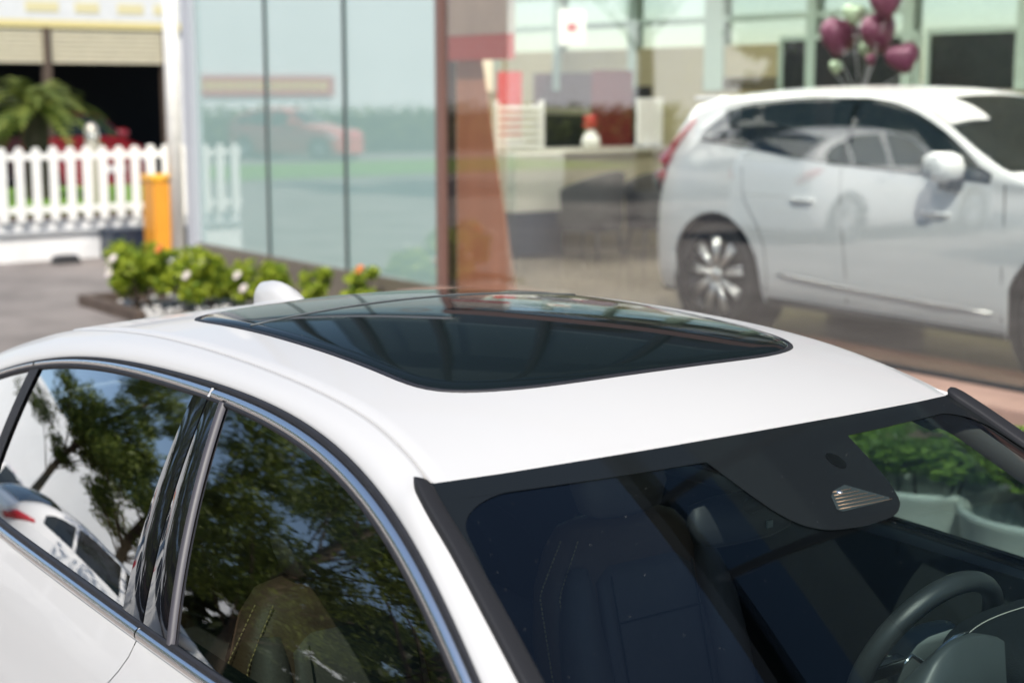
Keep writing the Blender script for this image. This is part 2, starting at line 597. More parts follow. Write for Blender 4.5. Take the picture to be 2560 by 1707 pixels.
# lower chrome along the belt and its black sweep seal
def belt_run(name, x0, x1, sgn, n=60):
    G = []
    for x in np.linspace(x0, x1, n):
        zt, zb = float(z_ctop(x)), float(z_cbot(x))
        row = []
        for k in range(15):
            t = k/14
            o = 0.009*math.sin(math.pi*t)**0.55-0.002
            row.append(side_pts(x, zt+(zb-zt)*t, sgn, o))
        G.append(row)
    return grid(name, np.array(G), M_CHROME, sedan, flip=(sgn < 0))
def mk_belt(sgn):
    belt_run('belt_chrome', -2.0, -0.6165, sgn, 70)
    belt_run('belt_chrome', -0.6115, 0.60, sgn, 60)
    G = [[side_pts(x, float(z_ctop(x))+(float(z_cbot(x))-float(z_ctop(x)))*t, sgn, 0.004*math.sin(math.pi*t)**0.55-0.001) for t in np.linspace(0, 1, 9)] for x in (-0.6165, -0.614, -0.6115)]
    grid('chrome_joint', np.array(G), M_WHITE, sedan, flip=(sgn < 0))
    G = []
    for x in np.linspace(-2.1, 0.62, 80):
        zb, zt = float(z_ctop(x)), float(z_gbot(x))
        G.append([side_pts(x, zt+0.004, sgn, -0.010), side_pts(x, zt+0.002, sgn, 0.0012), side_pts(x, zt-0.002, sgn, 0.003), side_pts(x, zb, sgn, 0.001), side_pts(x, zb-0.003, sgn, -0.004)])
    grid('sweep_seal', np.array(G), M_RUBBER, sedan, flip=(sgn < 0))
both(mk_belt)

# side windows and middle pillar covers; edges given as x at the bottom and at the top of the glass
def pane_between(name, eb, et, fb, ft, m, sgn, off, n=30, k=18, bow=0.0):
    """eb/et: (x bottom, x top) of the rear edge, fb/ft the same for the front edge"""
    G = []
    for i in range(n):
        s = i/(n-1)
        row = []
        xb = eb+(fb-eb)*s
        xt = et+(ft-et)*s
        zb = float(z_gbot(xb))-0.004
        zt = offs(xt, float(w_glass(xt)))[1]+0.002
        for j in range(k):
            t = j/(k-1)
            x = xb+(xt-xb)*t
            z = zb+(zt-zb)*t
            row.append(side_pts(x, z, sgn, off+bow*math.sin(math.pi*t)*math.sin(math.pi*s)))
        G.append(row)
    return grid(name, np.array(G), m, sedan, flip=(sgn > 0))
def x_glass_end(): return 0.545
def mk_side(sgn):
    w1 = pane_between('rear_door_window', -1.585, -1.612, -0.690, -0.774, M_SIDE, sgn, -0.006, 40, 26, 0.003)
    # the front door window follows the falling window line to the mirror corner
    G = []
    for s in np.linspace(0, 1, 60):
        xb = -0.475+(0.545+0.475)*s
        xt = -0.642+(0.535+0.642)*s
        zb = float(z_gbot(xb))-0.004
        xx, zt = offs(xt, float(w_glass(xt)))
        zt = max(zt+0.002, zb+0.002)
        G.append([side_pts(xb+(xx-xb)*t, zb+(zt-zb)*t, sgn, -0.006) for t in np.linspace(0, 1, 26)])
    grid('front_door_window', np.array(G), M_SIDEF, sedan, flip=(sgn > 0))
    pane_between('quarter_window', -2.02, -2.0, -1.63, -1.655, M_SIDE, sgn, -0.006, 14, 12)
    pane_between('quarter_divider', -1.638, -1.662, -1.580, -1.605, M_RUBBER, sgn, -0.001, 6, 12)
    pane_between('pillar_cover', -0.702, -0.786, -0.6105, -0.7255, M_GLOSSBLK, sgn, -0.001, 10, 22, 0.004)
    pane_between('pillar_cover', -0.6055, -0.7195, -0.500, -0.672, M_GLOSSBLK, sgn, -0.001, 10, 22, 0.004)
    pane_between('pillar_gap', -0.622, -0.737, -0.595, -0.708, M_RUBBER, sgn, -0.005, 4, 16)
    # raised guide rail at the rear edge of the front window
    G = []
    for t in np.linspace(0, 1, 24):
        row = []
        for (f, o) in ((0, -0.004), (0.12, 0.003), (0.5, 0.005), (0.85, 0.002), (1, -0.006)):
            xb = -0.499+0.020*f
            xt = -0.671+0.020*f
            zb = float(z_gbot(xb))-0.002
            zt = offs(xt, float(w_glass(xt)))[1]+0.003
            x = xb+(xt-xb)*t
            x += 0.012*math.sin(math.pi*t)*0
            row.append(side_pts(x, zb+(zt-zb)*t, sgn, o))
        G.append(row)
    grid('window_guide', np.array(G), M_GREYMOULD, sedan, flip=(sgn > 0))
both(mk_side)

# sunroof glass with its seal; concentric rings on the roof skin
def sun_outline(n=120, grow=0.0):
    P = []
    hw, xr = 0.447+grow, -1.30-grow
    # front edge bowed, corner radius about 0.11
    half = [(-0.158+grow, 0.0), (-0.160+grow, 0.08), (-0.166+grow, 0.17), (-0.176+grow, 0.25), (-0.190+grow*0.95, 0.31), (-0.210+grow*0.85, 0.362+grow*0.4),
            (-0.232+grow*0.7, 0.402+grow*0.7), (-0.262+grow*0.5, 0.430+grow*0.85), (-0.305+grow*0.2, 0.445+grow), (-0.36, hw+0.001), (-0.5, hw), (-0.7, hw-0.003), (-0.95, hw-0.008),
            (-1.15, hw-0.012), (-1.235, hw-0.018), (xr+0.03, hw-0.032), (xr+0.008, hw-0.06), (xr, hw-0.10), (xr-0.004, 0.2), (xr-0.006, 0.0)]
    full = half+[(x, -y) for (x, y) in half[::-1][1:-1]]
    full = np.array(full)
    d = np.r_[0, np.cumsum(np.hypot(*np.diff(np.vstack([full, full[:1]]), axis=0).T))]
    F = np.vstack([full, full[:1]])
    u = np.linspace(0, d[-1], n, endpoint=False)
    Q = np.stack([np.interp(u, d, F[:, 0]), np.interp(u, d, F[:, 1])], 1)
    for _ in range(2):
        Q = 0.5*Q+0.25*(np.roll(Q, 1, 0)+np.roll(Q, -1, 0))
    return Q
def ring_grid(Q, scales, dz):
    c = np.array([-0.73, 0.0])
    G = []
    for s, h in zip(scales, dz):
        q = c+(Q-c)*s
        G.append(np.stack([q[:, 0], q[:, 1], roof(q[:, 0], q[:, 1])+h], 1))
    return np.array(G)
Q = sun_outline(160)
sr = grid('sunroof_glass', ring_grid(Q, [1.0, 0.985, 0.95, 0.9, 0.8, 0.65, 0.5, 0.35, 0.2, 0.08, 0.0], [0.0015, 0.0045, 0.005, 0.005, 0.005, 0.005, 0.005, 0.005, 0.005, 0.005, 0.005]), M_SUNROOF, sedan, close_v=True, flip=True)
rings = []
for gq, h in ((0.0005, 0.0005), (0.004, 0.0030), (0.009, 0.0032), (0.0115, 0.0012), (0.0122, -0.002)):
    q = sun_outline(160, gq)
    rings.append(np.stack([q[:, 0], q[:, 1], roof(q[:, 0], q[:, 1])+h], 1))
grid('sunroof_seal', np.array(rings), M_RUBBER, sr, close_v=True)
# joint between the front and rear glass of the panoramic roof
MB().tube([(-0.98+0.02*y*y, y, float(roof(-0.98, y))+0.0055) for y in np.linspace(-0.432, 0.432, 20)], 0.0022, 6).build('glass_joint', mat('joint_grey', (0.10, 0.11, 0.11), rough=0.5), sr)

# windshield, its ceramic band and the sensor area
def ws_pt(s, v, lift=0.0):
    yh, yb = 0.625, 0.79
    y0 = s*yh
    x0 = float(hx(y0))
    x1 = 0.95-0.32*s*s
    y1 = s*yb
    x = x0+(x1-x0)*v
    y = y0+(y1-y0)*v
    return (x, y, float(ws(x, y))+lift)
wsg = grid('windshield', np.array([[ws_pt(s, v, -0.004) for s in np.linspace(-1, 1, 45)] for v in np.linspace(0, 1, 30)]), M_WS, sedan)
def frit_patch(name, pts_xy, lift, m, parent, n=0):
    P = [(x, y, float(ws(x, y))+lift) for x, y in pts_xy]
    return P
# band below the header
band = np.array([[ws_pt(s, v, -0.0025) for s in np.linspace(-1, 1, 61)] for v in (0.0, 0.02, 0.04, 0.062)])
frit = grid('ceramic_band', band, M_FRIT, wsg)
for sg in (-1, 1):
    bw = np.array([[ws_pt(sg*(1-f*0.052*(1-0.3*v)), v, -0.0024) for f in (0, 0.5, 1)] for v in np.linspace(0.05, 1, 24)])
    grid('ceramic_band', bw, M_FRIT, wsg, flip=(sg < 0))
for sg in (-1, 1):
    s0, v0, ds, dv = 0.950, 0.060, 0.17, 0.11
    arc = [(sg*(s0-ds+ds*math.cos(a)), v0+dv-dv*math.sin(a)) for a in np.linspace(0, math.pi/2, 12)]
    P = [ws_pt(sg*s0, v0, -0.0026)]+[ws_pt(a, b, -0.0026) for a, b in arc]
    mesh('ceramic_corner', P, [(0, k, k+1) if sg < 0 else (0, k+1, k) for k in range(1, 12)], M_FRIT, wsg, smooth=False)
# sensor shroud: trapezoid hanging from the band at the centre line
hw_f = curve_fn([(0.04, .20), (0.075, .182), (0.12, .172), (0.19, .158), (0.24, .144), (0.28, .122), (0.298, .098), (0.308, .072), (0.313, .035), (0.315, 0.004)])
YS = 0.028   # the sensor block sits a little to the driver's side
xs = np.concatenate([np.linspace(0.04, 0.27, 18), np.linspace(0.275, 0.315, 14)])
shp = np.array([[(x, YS+s*float(hw_f(x)), float(ws(x, YS+s*float(hw_f(x))))-0.0022) for s in np.linspace(-1, 1, 25)] for x in xs])
shroud = grid('sensor_shroud', shp, M_FRIT, sedan)
M_SENS = mat('camera_window', (0.030, 0.040, 0.040), rough=0.15, spec=0.5)
tp = [(0.234, 0.037), (0.226, 0.072), (0.269, 0.136), (0.275, 0.130), (0.279, 0.012), (0.273, 0.004), (0.245, 0.020)]
V = [(x, y, float(ws(x, y))-0.0012) for x, y in tp]
mesh('camera_window', V, [tuple(range(len(V)))], M_SENS, shroud, smooth=False)
for k in range(6):
    x = 0.237+0.0072*k
    ya = 0.034-0.026*(x-0.234)/0.042
    yb = 0.060+0.072*(x-0.228)/0.042
    MB().tube([(x, ya, float(ws(x, ya))-0.001), (x+0.001, yb, float(ws(x, yb))-0.001)], 0.0006, 5).build('heater_line', mat('copper_wire', (0.36, 0.24, 0.15), rough=0.4, metal=0.6), shroud)
MB().ball((0.240, 0.045, float(ws(0.240, 0.045))-0.001), (0.006, 0.006, 0.003)).build('camera_lens', M_CHROME, shroud)
mesh('sensor_dot', [(0.170+0.020*math.cos(a), 0.111+0.016*math.sin(a), float(ws(0.170+0.020*math.cos(a), 0.111+0.016*math.sin(a)))-0.0012) for a in np.linspace(0, 2*math.pi, 20, endpoint=False)], [tuple(range(20))], mat('sensor_black', (.004, .005, .005), rough=.3, spec=.2), shroud, smooth=False)
# dust specks on the glass
dust = MB()
for _ in range(170):
    s, v = random.uniform(-0.95, 0.95), random.uniform(0.02, 0.9)
    p = ws_pt(s, v, -0.0015)
    r = random.uniform(0.0002, 0.00055)
    dust.add([(p[0]-r, p[1], p[2]), (p[0], p[1]-r, p[2]), (p[0]+r, p[1], p[2]-r*0.4), (p[0], p[1]+r, p[2]), (p[0], p[1], p[2]+r*0.6)], [(0, 1, 4), (1, 2, 4), (2, 3, 4), (3, 0, 4)])
for _ in range(90):
    x, y = random.uniform(-1.25, -0.2), random.uniform(-0.43, 0.43)
    z = float(roof(x, y))+0.0052
    r = random.uniform(0.0002, 0.0005)
    dust.add([(x-r, y, z), (x, y-r, z), (x+r, y, z), (x, y+r, z), (x, y, z+r*0.6)], [(0, 1, 4), (1, 2, 4), (2, 3, 4), (3, 0, 4)])
tag(dust.build('dust_specks', mat('pale_dust', (0.45, 0.45, 0.42), rough=0.9), wsg, smooth=False), kind='stuff')

# matte black moulding beside the windshield
def mk_mould(sgn):
    G = []
    for x in np.concatenate([np.linspace(-0.012, 0.03, 14), np.linspace(0.04, 0.72, 50)]):
        e = min(1.0, (x+0.012)/0.034)
        e = max(0.03, math.sqrt(max(0, 1-(1-e)**2)))
        yo = float(m_y(max(x, -0.02)))+0.0035
        wd = (0.031+0.004*min(1, max(0, x)/0.3))*e
        ym = yo-0.0175+(0.0175-wd/2)*(1 if x > 0.02 else 1)
        row = []
        for (f, h) in ((0.0, -0.010), (0.0, 0.004), (0.03, 0.0085), (0.09, 0.0112), (0.2, 0.0118), (0.5, 0.0105), (0.8, 0.0085), (0.93, 0.0068), (1.0, 0.004), (1.0, -0.010)):
            y = yo-wd*f
            row.append((x, sgn*y, float(ws(max(x, 0.0), y))-0.30*min(x, 0)+h*(0.35+0.65*e)+0.004*(1-f)))
        G.append(row)
    grid('windshield_moulding', np.array(G), M_MOULD, sedan, flip=(sgn < 0))
both(mk_mould)

# rear window and rear pillars
rw = []
for v in np.linspace(0, 1, 16):
    row = []
    for s in np.linspace(-1, 1, 25):
        xr = -1.80+0.10*s*s
        y0 = s*0.54
        z0 = float(roof(xr, y0))-0.006
        x1, y1 = -2.40+0.10*s*s, s*0.60
        z1 = 1.12-0.05*s*s
        row.append((xr+(x1-xr)*v, y0+(y1-y0)*v, z0+(z1-z0)*v+0.035*math.sin(math.pi*v)))
    rw.append(row)
grid('rear_window', np.array(rw), M_CARGLASS, sedan, flip=True)
def mk_cpillar(sgn):
    G = []
    for v in np.linspace(0, 1, 20):
        xr = -1.70
        y0, z0 = 0.545, float(roof(xr, 0.545))-0.003
        x1, y1, z1 = -2.30, 0.60, 1.07
        a = np.array([xr+(x1-xr)*v, y0+(y1-y0)*v, z0+(z1-z0)*v+0.035*math.sin(math.pi*v)])
        xb = -1.70-0.55*v
        zb = float(z_strip(xb))
        b = np.array([xb, float(S(xb, zb)), zb])
        c = (a+b)/2+np.array([0, 0.03, 0.02])
        G.append([((1-t)**2*a+2*t*(1-t)*c+t*t*b)*np.array([1, sgn, 1]) for t in np.linspace(0, 1, 9)])
    grid('rear_pillar', np.array(G), M_WHITE, sedan, flip=(sgn > 0))
both(mk_cpillar)

# shark fin aerial
fin = MB()
N = 22
prof_top = curve_fn([(-1.815, 0.0), (-1.810, .030), (-1.803, .050), (-1.792, .0575), (-1.77, .060), (-1.73, .060), (-1.69, .056), (-1.655, .047), (-1.625, .032), (-1.595, .012), (-1.575, 0.0)])
V = []
xs = np.concatenate([np.linspace(-1.815, -1.77, 8), np.linspace(-1.76, -1.575, 18)])
for x in xs:
    h = float(prof_top(x))
    t = (x+1.815)/0.24
    wb = 0.036*math.sin(math.pi*min(1, max(0, 0.04+0.93*(1-t)**0.8)))**0.6+0.002
    for k in range(13):
        a = math.pi*k/12
        cy = math.cos(a)
        sz = math.sin(a)
        y = wb*math.copysign(abs(cy)**1.0, cy)*(1-0.55*sz**2.0*min(1, h/0.03))
        V.append((x, y, float(roof(-1.7, 0))+(x+1.7)*0.16+h*sz**0.55))
fin.add(V, grid_faces(len(xs), 13))
fin.build('antenna_fin', M_WHITE, sedan)
bs = MB()
b_out = [(-1.70+0.135*math.cos(a), 0.043*math.sin(a)) for a in np.linspace(0, 2*math.pi, 40, endpoint=False)]
G = np.array([[(x*1+(-1.70)*(1-1), y, float(roof(x, y))-0.002) for x, y in b_out], [(-1.70+(x+1.70)*0.97, y*0.95, float(roof(x, y))+0.005) for x, y in b_out], [(-1.70+(x+1.70)*0.5, y*0.5, float(roof(x, y))+0.009) for x, y in b_out], [(-1.70, 0, float(roof(-1.7, 0))+0.010) for x, y in b_out]])
grid('antenna_base', G, M_WHITE, sedan, close_v=True, flip=True)

# lower body of the sedan
_prof = curve_fn([(0.20, .845), (0.26, .885), (0.36, .912), (0.50, .926), (0.62, .932), (0.70, .934), (0.735, .930), (0.765, .921), (0.82, .908), (0.88, .8925), (0.93, .8735), (0.965, .858), (0.985, .848)])
def yB(x, z):
    x = np.asarray(x, float)
    b = _prof(z)-0.03*(x+0.8)**2*np.clip((1.35-np.abs(x+0.45)/1.6), 0.25, 1)
    e = np.clip((np.abs(x+0.43)-1.75)/0.75, 0, 1)
    return b*(1-0.34*e**2.6)
AX_F, AX_R, WR = 1.12, -1.82, 0.345
def z_low(x):
    z = 0.21+0.05*max(0, abs(x+0.43)-1.9)
    for a in (AX_F, AX_R):
        d = abs(x-a)
        if d < 0.40:
            z = max(z, 0.335+math.sqrt(0.40**2-d*d))
    return z
def skin(name, x_at, x0, x1, ztop, sgn, n=50, k=26, m=None, off=0.0):
    """side panel between two end lines; x_at(x, z) shifts the column so that shut lines may curve"""
    G = []
    for s in np.linspace(0, 1, n):
        xc = x0+(x1-x0)*s
        zl = z_low(xc)
        zt = ztop(xc)
        row = []
        for t in np.linspace(0, 1, k):
            z = zl+(zt-zl)*t
            x = xc+x_at(s, z)
            row.append((x, sgn*(float(yB(x, z))+off), z))
        G.append(row)
    return grid(name, np.array(G), m or M_WHITE, sedan, flip=(sgn > 0))
_sh = curve_fn([(0.2, -0.20), (0.5, -0.19), (0.75, -0.135), (0.84, -0.085), (0.886, -0.052), (0.943, -0.006), (0.975, 0.0)])
ztop_side = lambda x: float(z_cbot(min(max(x, -2.0), 0.6)))+0.001
def mk_body(sgn):
    skin('front_door', lambda s, z: float(_sh(z))*(1-s), -0.6143, 0.56, ztop_side, sgn, 44)
    skin('rear_door', lambda s, z: float(_sh(z))*s, -1.56, -0.6178, ztop_side, sgn, 40)
    f = curve_fn([(0.56, .975), (0.75, .935), (0.9, .912), (1.3, .872), (1.7, .80), (1.95, .68), (2.03, .55)])
    skin('front_fender', lambda s, z: 0.0, 0.565, 2.02, lambda x: float(f(x)), sgn, 60)
    q = curve_fn([(-2.93, .62), (-2.86, .90), (-2.7, 1.0), (-2.3, 1.04), (-2.0, 1.0), (-1.56, .977)])
    skin('rear_quarter', lambda s, z: 0.0, -2.92, -1.565, lambda x: float(q(x)), sgn, 60)
    # painted inner flange seen in the shut line
    skin('door_jamb', lambda s, z: float(_sh(z)), -0.635, -0.597, lambda x: 0.965, sgn, 4, 20, M_WHITE, -0.0022)
    # quarter panel up to the window line
    G = []
    for x in np.linspace(-2.30, -1.95, 14):
        zb = float(q(x)); zt = float(z_strip(max(x, -2.28)))
        zt = max(zt, zb+0.01)
        G.append([(x, sgn*((1-t)*float(yB(x, zb))+t*(float(S(x, zt))+0.001)), zb+(zt-zb)*t) for t in np.linspace(0, 1, 6)])
    grid('rear_quarter_top', np.array(G), M_WHITE, sedan, flip=(sgn > 0))
both(mk_body)
# bonnet, boot lid, nose and tail
def deck(name, x0, x1, edge_z, crown, n=30, arch=0.0):
    """x0 is the start at the centre line; the start falls back by arch towards the sides"""
    G = []
    for t in np.linspace(0, 1, n):
        row = []
        for s in np.linspace(-1, 1, 31):
            xs0 = x0-arch*s*s
            x = xs0+(x1-xs0)*t
            ze = float(edge_z(x)); ye = float(yB(x, min(ze, 0.98)))
            row.append((x, s*ye, ze+crown*(1-abs(s)**2.4)))
        G.append(row)
    return grid(name, np.array(G), M_WHITE, sedan)
deck('bonnet', 0.935, 2.02, curve_fn([(0.56, .975), (0.75, .935), (0.9, .912), (1.3, .872), (1.7, .80), (1.95, .68), (2.03, .55)]), 0.030, 40, 0.34)
deck('boot_lid', -2.92, -2.28, curve_fn([(-2.93, .62), (-2.86, .90), (-2.7, 1.0), (-2.3, 1.04), (-2.0, 1.0)]), 0.07)
def cap(name, x, sgx):
    G = []
    for z in np.linspace(0.22, 0.62, 10):
        ye = float(yB(x, z))
        G.append([(x+sgx*(0.07*(1-abs(s)**3)*math.sin(math.pi*(z-0.15)/0.7)), s*ye, z) for s in np.linspace(-1, 1, 31)])
    return grid(name, np.array(G), M_WHITE, sedan, flip=(sgx > 0))
cap('front_bumper', 2.02, 1)
cap('rear_bumper', -2.92, -1)
for sg in (-1, 1):
    MB().tube([(-2.915, sg*0.50, .80), (-2.90, sg*0.62, .80), (-2.83, sg*0.74, .81), (-2.74, sg*0.80, .84)], [0.03, 0.045, 0.045, 0.02], 10).build('tail_lamp', M_REDLENS, sedan)
    MB().tube([(1.99, sg*0.52, .66), (1.95, sg*0.64, .68), (1.82, sg*0.76, .72), (1.70, sg*0.81, .76)], [0.03, 0.05, 0.045, 0.02], 10).build('headlamp', M_CLEARLENS, sedan)
    # door mirror
    v, f = loft([((0.42, sg*0.93, 0.99), .02, .04, 3), ((0.42, sg*0.97, 1.0), .05, .08, 3), ((0.43, sg*0.98, 1.05), .07, .11, 3), ((0.43, sg*0.98, 1.12), .06, .11, 3), ((0.43, sg*0.98, 1.15), .02, .07, 3)], 20)
    MB().add(v, f).build('door_mirror', M_WHITE, sedan)
    for xh in (-1.52, -0.30):
        MB().tube([(xh, sg*(float(yB(xh, .80))+0.004), .80), (xh+0.03, sg*(float(yB(xh, .80))+0.03), .802), (xh+0.17, sg*(float(yB(xh, .80))+0.03), .802), (xh+0.2, sg*(float(yB(xh, .80))+0.004), .80)], 0.011, 8).build('door_handle', M_WHITE, sedan)
box('underbody', (-2.8, -0.80, 0.18), (1.9, 0.80, 0.30), M_BLACKPL, sedan)

def make_wheel(parent, c, r, side, spokes=10, w=0.22, rimr=0.70, dark=M_DARKALLOY, bright=M_ALLOY, split=False):
    """wheel with its axis along y; side = -1 shows its face to -y"""
    root = MB()
    pr = [(r*0.79, -w/2), (r*0.93, -w/2), (r*0.985, -w*0.42), (r, -w*0.25), (r, w*0.25), (r*0.985, w*0.42), (r*0.93, w/2), (r*0.79, w/2)]
    root.lathe(pr, c, 36, 'Y')
    wh = root.build('wheel', M_TYRE, parent)
    y0 = c[1]+side*w*0.36
    b = MB()
    b.lathe([(0.001, 0), (r*0.5, 0), (r*0.765, -side*0.02), (r*0.78, side*0.025), (r*0.80, side*0.03)], (c[0], y0-side*0.03, c[2]), 36, 'Y')
    b.build('rim', dark, wh)
    sp = MB()
    parts = []
    for k in range(spokes):
        a = 2*math.pi*k/spokes+0.2
        for da in (-0.085, 0.085):
            p0 = (c[0]+r*0.10*math.cos(a+da*0.5), y0+side*0.012, c[2]+r*0.10*math.sin(a+da*0.5))
            p1 = (c[0]+r*0.765*math.cos(a+da), y0+side*0.004, c[2]+r*0.765*math.sin(a+da))
            if split:
                MB().tube([p0, p1], [r*0.034, r*0.044], 6).build('spoke', bright, wh)
            else:
                sp.tube([p0, p1], [r*0.034, r*0.044], 6)
    sp.lathe([(0.001, side*0.03), (r*0.12, side*0.028), (r*0.15, 0)], (c[0], y0, c[2]), 20, 'Y')
    sp.build('hub_cap' if split else 'spokes', bright, wh)
    return wh
for ax in (AX_F, AX_R):
    for sg in (-1, 1):
        make_wheel(sedan, (ax, sg*0.80, WR), WR, sg)
        MB().lathe([(0.40, -0.12), (0.40, 0.12), (0.05, 0.12)], (ax, sg*0.74, 0.335), 30, 'Y').build('wheel_well', M_BLACKPL, sedan)

# ---------------------------------------------------------------- cabin of the sedan
hd = np.array([[(x, s*0.56, float(roof(x, s*0.56))-0.035) for s in np.linspace(-1, 1, 13)] for x in np.linspace(-1.78, 0.02, 16)])
grid('headliner', hd, mat('grey_headliner', (0.30, 0.30, 0.29), rough=0.9, bump=0.2, bscale=300), sedan)
box('cabin_floor', (-2.2, -0.78, 0.30), (0.9, 0.78, 0.34), M_CABIN, sedan)
box('rear_bulkhead', (-2.25, -0.72, 0.34), (-2.15, 0.72, 0.98), M_CABIN, sedan)
box('parcel_shelf', (-2.4, -0.66, 0.94), (-1.9, 0.66, 0.98), M_CABIN, sedan)
for sg in (-1, 1):
    G = np.array([[(x, sg*(0.80+(0.06 if z > 0.7 else 0.0)*0-0.05*(z-0.34)-0.02*(x+0.6)**2), z) for z in (0.34, 0.6, 0.75, 0.9, 0.975)] for x in np.linspace(-2.1, 0.62, 20)])
    grid('door_card', G, mat('dark_door_card', (0.028, 0.033, 0.033), rough=.7, spec=.2), sedan)
    # inner trim of the middle pillar and windshield pillar
    G = np.array([[(xb+(xt-xb)*t+dx, sg*(float(S(xb, zz))-0.045), zz) for dx in (0, 0.1)] for t, zz, xb, xt in [(t, 0.97+0.41*t, -0.70, -0.80) for t in np.linspace(0, 1, 8)]])
    grid('pillar_trim', G, M_CABIN, sedan)
    G = []
    for x in np.linspace(-0.05, 0.74, 24):
        y = float(m_y(max(x, -0.02)))-0.012
        z = float(ws(max(x, 0.0), y))-0.012
        zb = float(z_strip(min(x, 0.58)))-0.055
        yb = float(S(x, zb))-0.03
        G.append([(x, sg*(y-0.03), z-0.004), (x-0.02, sg*(y-0.055), z-0.03), (x-0.03, sg*(yb-0.03), (z+zb)/2-0.025), (x-0.02, sg*yb, zb)])
    grid('pillar_trim', np.array(G), mat('warm_pillar_trim', (0.075, 0.066, 0.062), rough=0.7, bump=0.1, bscale=300), sedan)
    # roof-side trim above the door windows
    G = []
    for x in np.linspace(-1.9, -0.05, 24):
        zb = float(offs(x, float(w_glass(x)))[1])-0.02
        yb = float(S(x, zb))-0.02
        G.append([(x, sg*yb, zb), (x, sg*(yb-0.05), zb-0.004), (x, sg*0.555, float(roof(x, 0.555))-0.036)])
    grid('roof_side_trim', np.array(G), M_CABIN, sedan)
# dashboard: rounded shelf, driver's hood with a stitched edge, display and centre stack
dash = []
for y in np.linspace(-0.74, 0.74, 40):
    row = []
    for (x, z) in ((0.98, 0.86), (0.85, 0.925), (0.66, 0.962), (0.50, 0.972), (0.40, 0.964), (0.355, 0.940), (0.340, 0.90), (0.335, 0.80), (0.36, 0.62)):
        row.append((x-0.30*y*y*(1 if x > 0.6 else 0.25), y, z))
    dash.append(row)
dsh = grid('dashboard', np.array(dash), M_DASH, sedan)
hood = []
yc0, hw0 = 0.46, 0.215
for x in np.linspace(0.70, 0.300, 16):
    t = (0.70-x)/0.40
    row = []
    top = 0.972+0.072*math.sin(min(1, t*1.15)*math.pi/2)
    for k in range(25):
        a = math.pi*k/24
        ca, sa = math.cos(a), math.sin(a)
        row.append((x, yc0+hw0*(1-0.18*(1-t))*math.copysign(abs(ca)**0.55, ca), 0.955+(top-0.955)*abs(sa)**0.55))
    hood.append(row)
hb = grid('instrument_hood', np.array(hood), M_DASH, dsh)
fr = np.array(hood[-1])
grid('hood_mouth', np.array([fr, fr*[1, 1, 1]+[0.012, 0, -0.012], np.stack([fr[:, 0]+0.09, yc0+(fr[:, 1]-yc0)*0.9, 0.93+(fr[:, 2]-0.955)*0.6], 1)]), M_CABIN, dsh)
st = MB()
def stitches(mb, path, step, r, ln):
    path = np.asarray(path, float)
    d = np.r_[0, np.cumsum(np.linalg.norm(np.diff(path, axis=0), axis=1))]
    for u in np.arange(0, d[-1]-ln, step):
        a = [np.interp(u, d, path[:, k]) for k in range(3)]
        b = [np.interp(u+ln, d, path[:, k]) for k in range(3)]
        mb.tube([a, b], r, 5)
edge = [(p[0]+0.008, yc0+(p[1]-yc0)*1.003, p[2]+0.0025) for p in hood[-2]]
stitches(st, edge, 0.0058, 0.0010, 0.0042)
stitches(st, [(0.398-0.075*y*y, y, 0.966) for y in np.linspace(-0.7, 0.25, 60)], 0.0062, 0.0010, 0.0044)
tag(st.build('stitching', M_STITCH, dsh), kind='stuff')
box('centre_display', (0.32, -0.10, 0.70), (0.345, 0.14, 0.955), M_GLOSSBLK, dsh, 0.01)
# grey cowl with a satin strip between the wheel and the driver's hood
lo_c = curve_fn([(.05, .985), (.10, .985), (.15, .975), (.25, .965)])
up_c = curve_fn([(.05, 1.012), (.085, 1.052), (.13, 1.072), (.17, 1.074), (.215, 1.064), (.25, 1.052)])
G = [[(.365+.05*t-.012*math.sin(math.pi*t), y, float(lo_c(y))+(float(up_c(y))-float(lo_c(y)))*t) for t in np.linspace(0, 1, 8)]+[(.43, y, float(up_c(y))-.004), (.44, y, float(lo_c(y)))] for y in np.linspace(.052, .25, 24)]
cw = grid('vent_cowl', np.array(G), mat('grey_cowl_plastic', (.05, .058, .058), rough=.45), dsh)
MB().tube([(.352, .092, 1.020), (.350, .112, 1.030), (.349, .128, 1.020), (.349, .147, 1.008), (.349, .163, 1.012), (.350, .19, 1.026), (.352, .22, 1.039), (.356, .25, 1.044)], [.002, .0035, .004, .0045, .005, .005, .0045, .003], 8).build('satin_trim', M_SATIN, dsh)
# steering wheel
sw = empty('steering_wheel_group')
sw.name = 'steering_wheel'
sw.parent = sedan
sw.location = (0.125, 0.425, 0.895)
sw.rotation_euler = (0, R(24), 0)
def torus(mb, R0, r, a0=0, a1=2*math.pi, n=72, k=14, flat=1.0):
    V = []
    closed = abs(a1-a0-2*math.pi) < 1e-6
    for i in range(n if closed else n+1):
        a = a0+(a1-a0)*i/n
        for j in range(k):
            b = 2*math.pi*j/k
            rr = R0+r*math.cos(b)
            V.append((r*math.sin(b)*1.1, rr*math.cos(a), rr*math.sin(a)*flat))
    mb.add(V, grid_faces(n if closed else n+1, k, close_u=closed, close_v=True))
t_ = MB(); torus(t_, 0.176, 0.0195)
t_.build('rim', mat('steering_leather', (0.030, 0.034, 0.035), rough=0.38, spec=0.5, bump=0.12, bscale=500), sw)
for a in (R(38), R(142)):
    t_ = MB()
    torus(t_, 0.176, 0.0199, a-0.004, a+0.004, 2, 14)
    t_.build('rim_seam', M_BLACKPL, sw)
v, f = loft([((0.0, 0, -0.075), .02, .05, 3), ((-0.012, 0, -0.04), .03, .075, 3), ((-0.016, 0, 0.01), .032, .085, 3), ((-0.008, 0, 0.05), .025, .07, 3), ((0.0, 0, 0.062), .012, .045, 3)], 24)
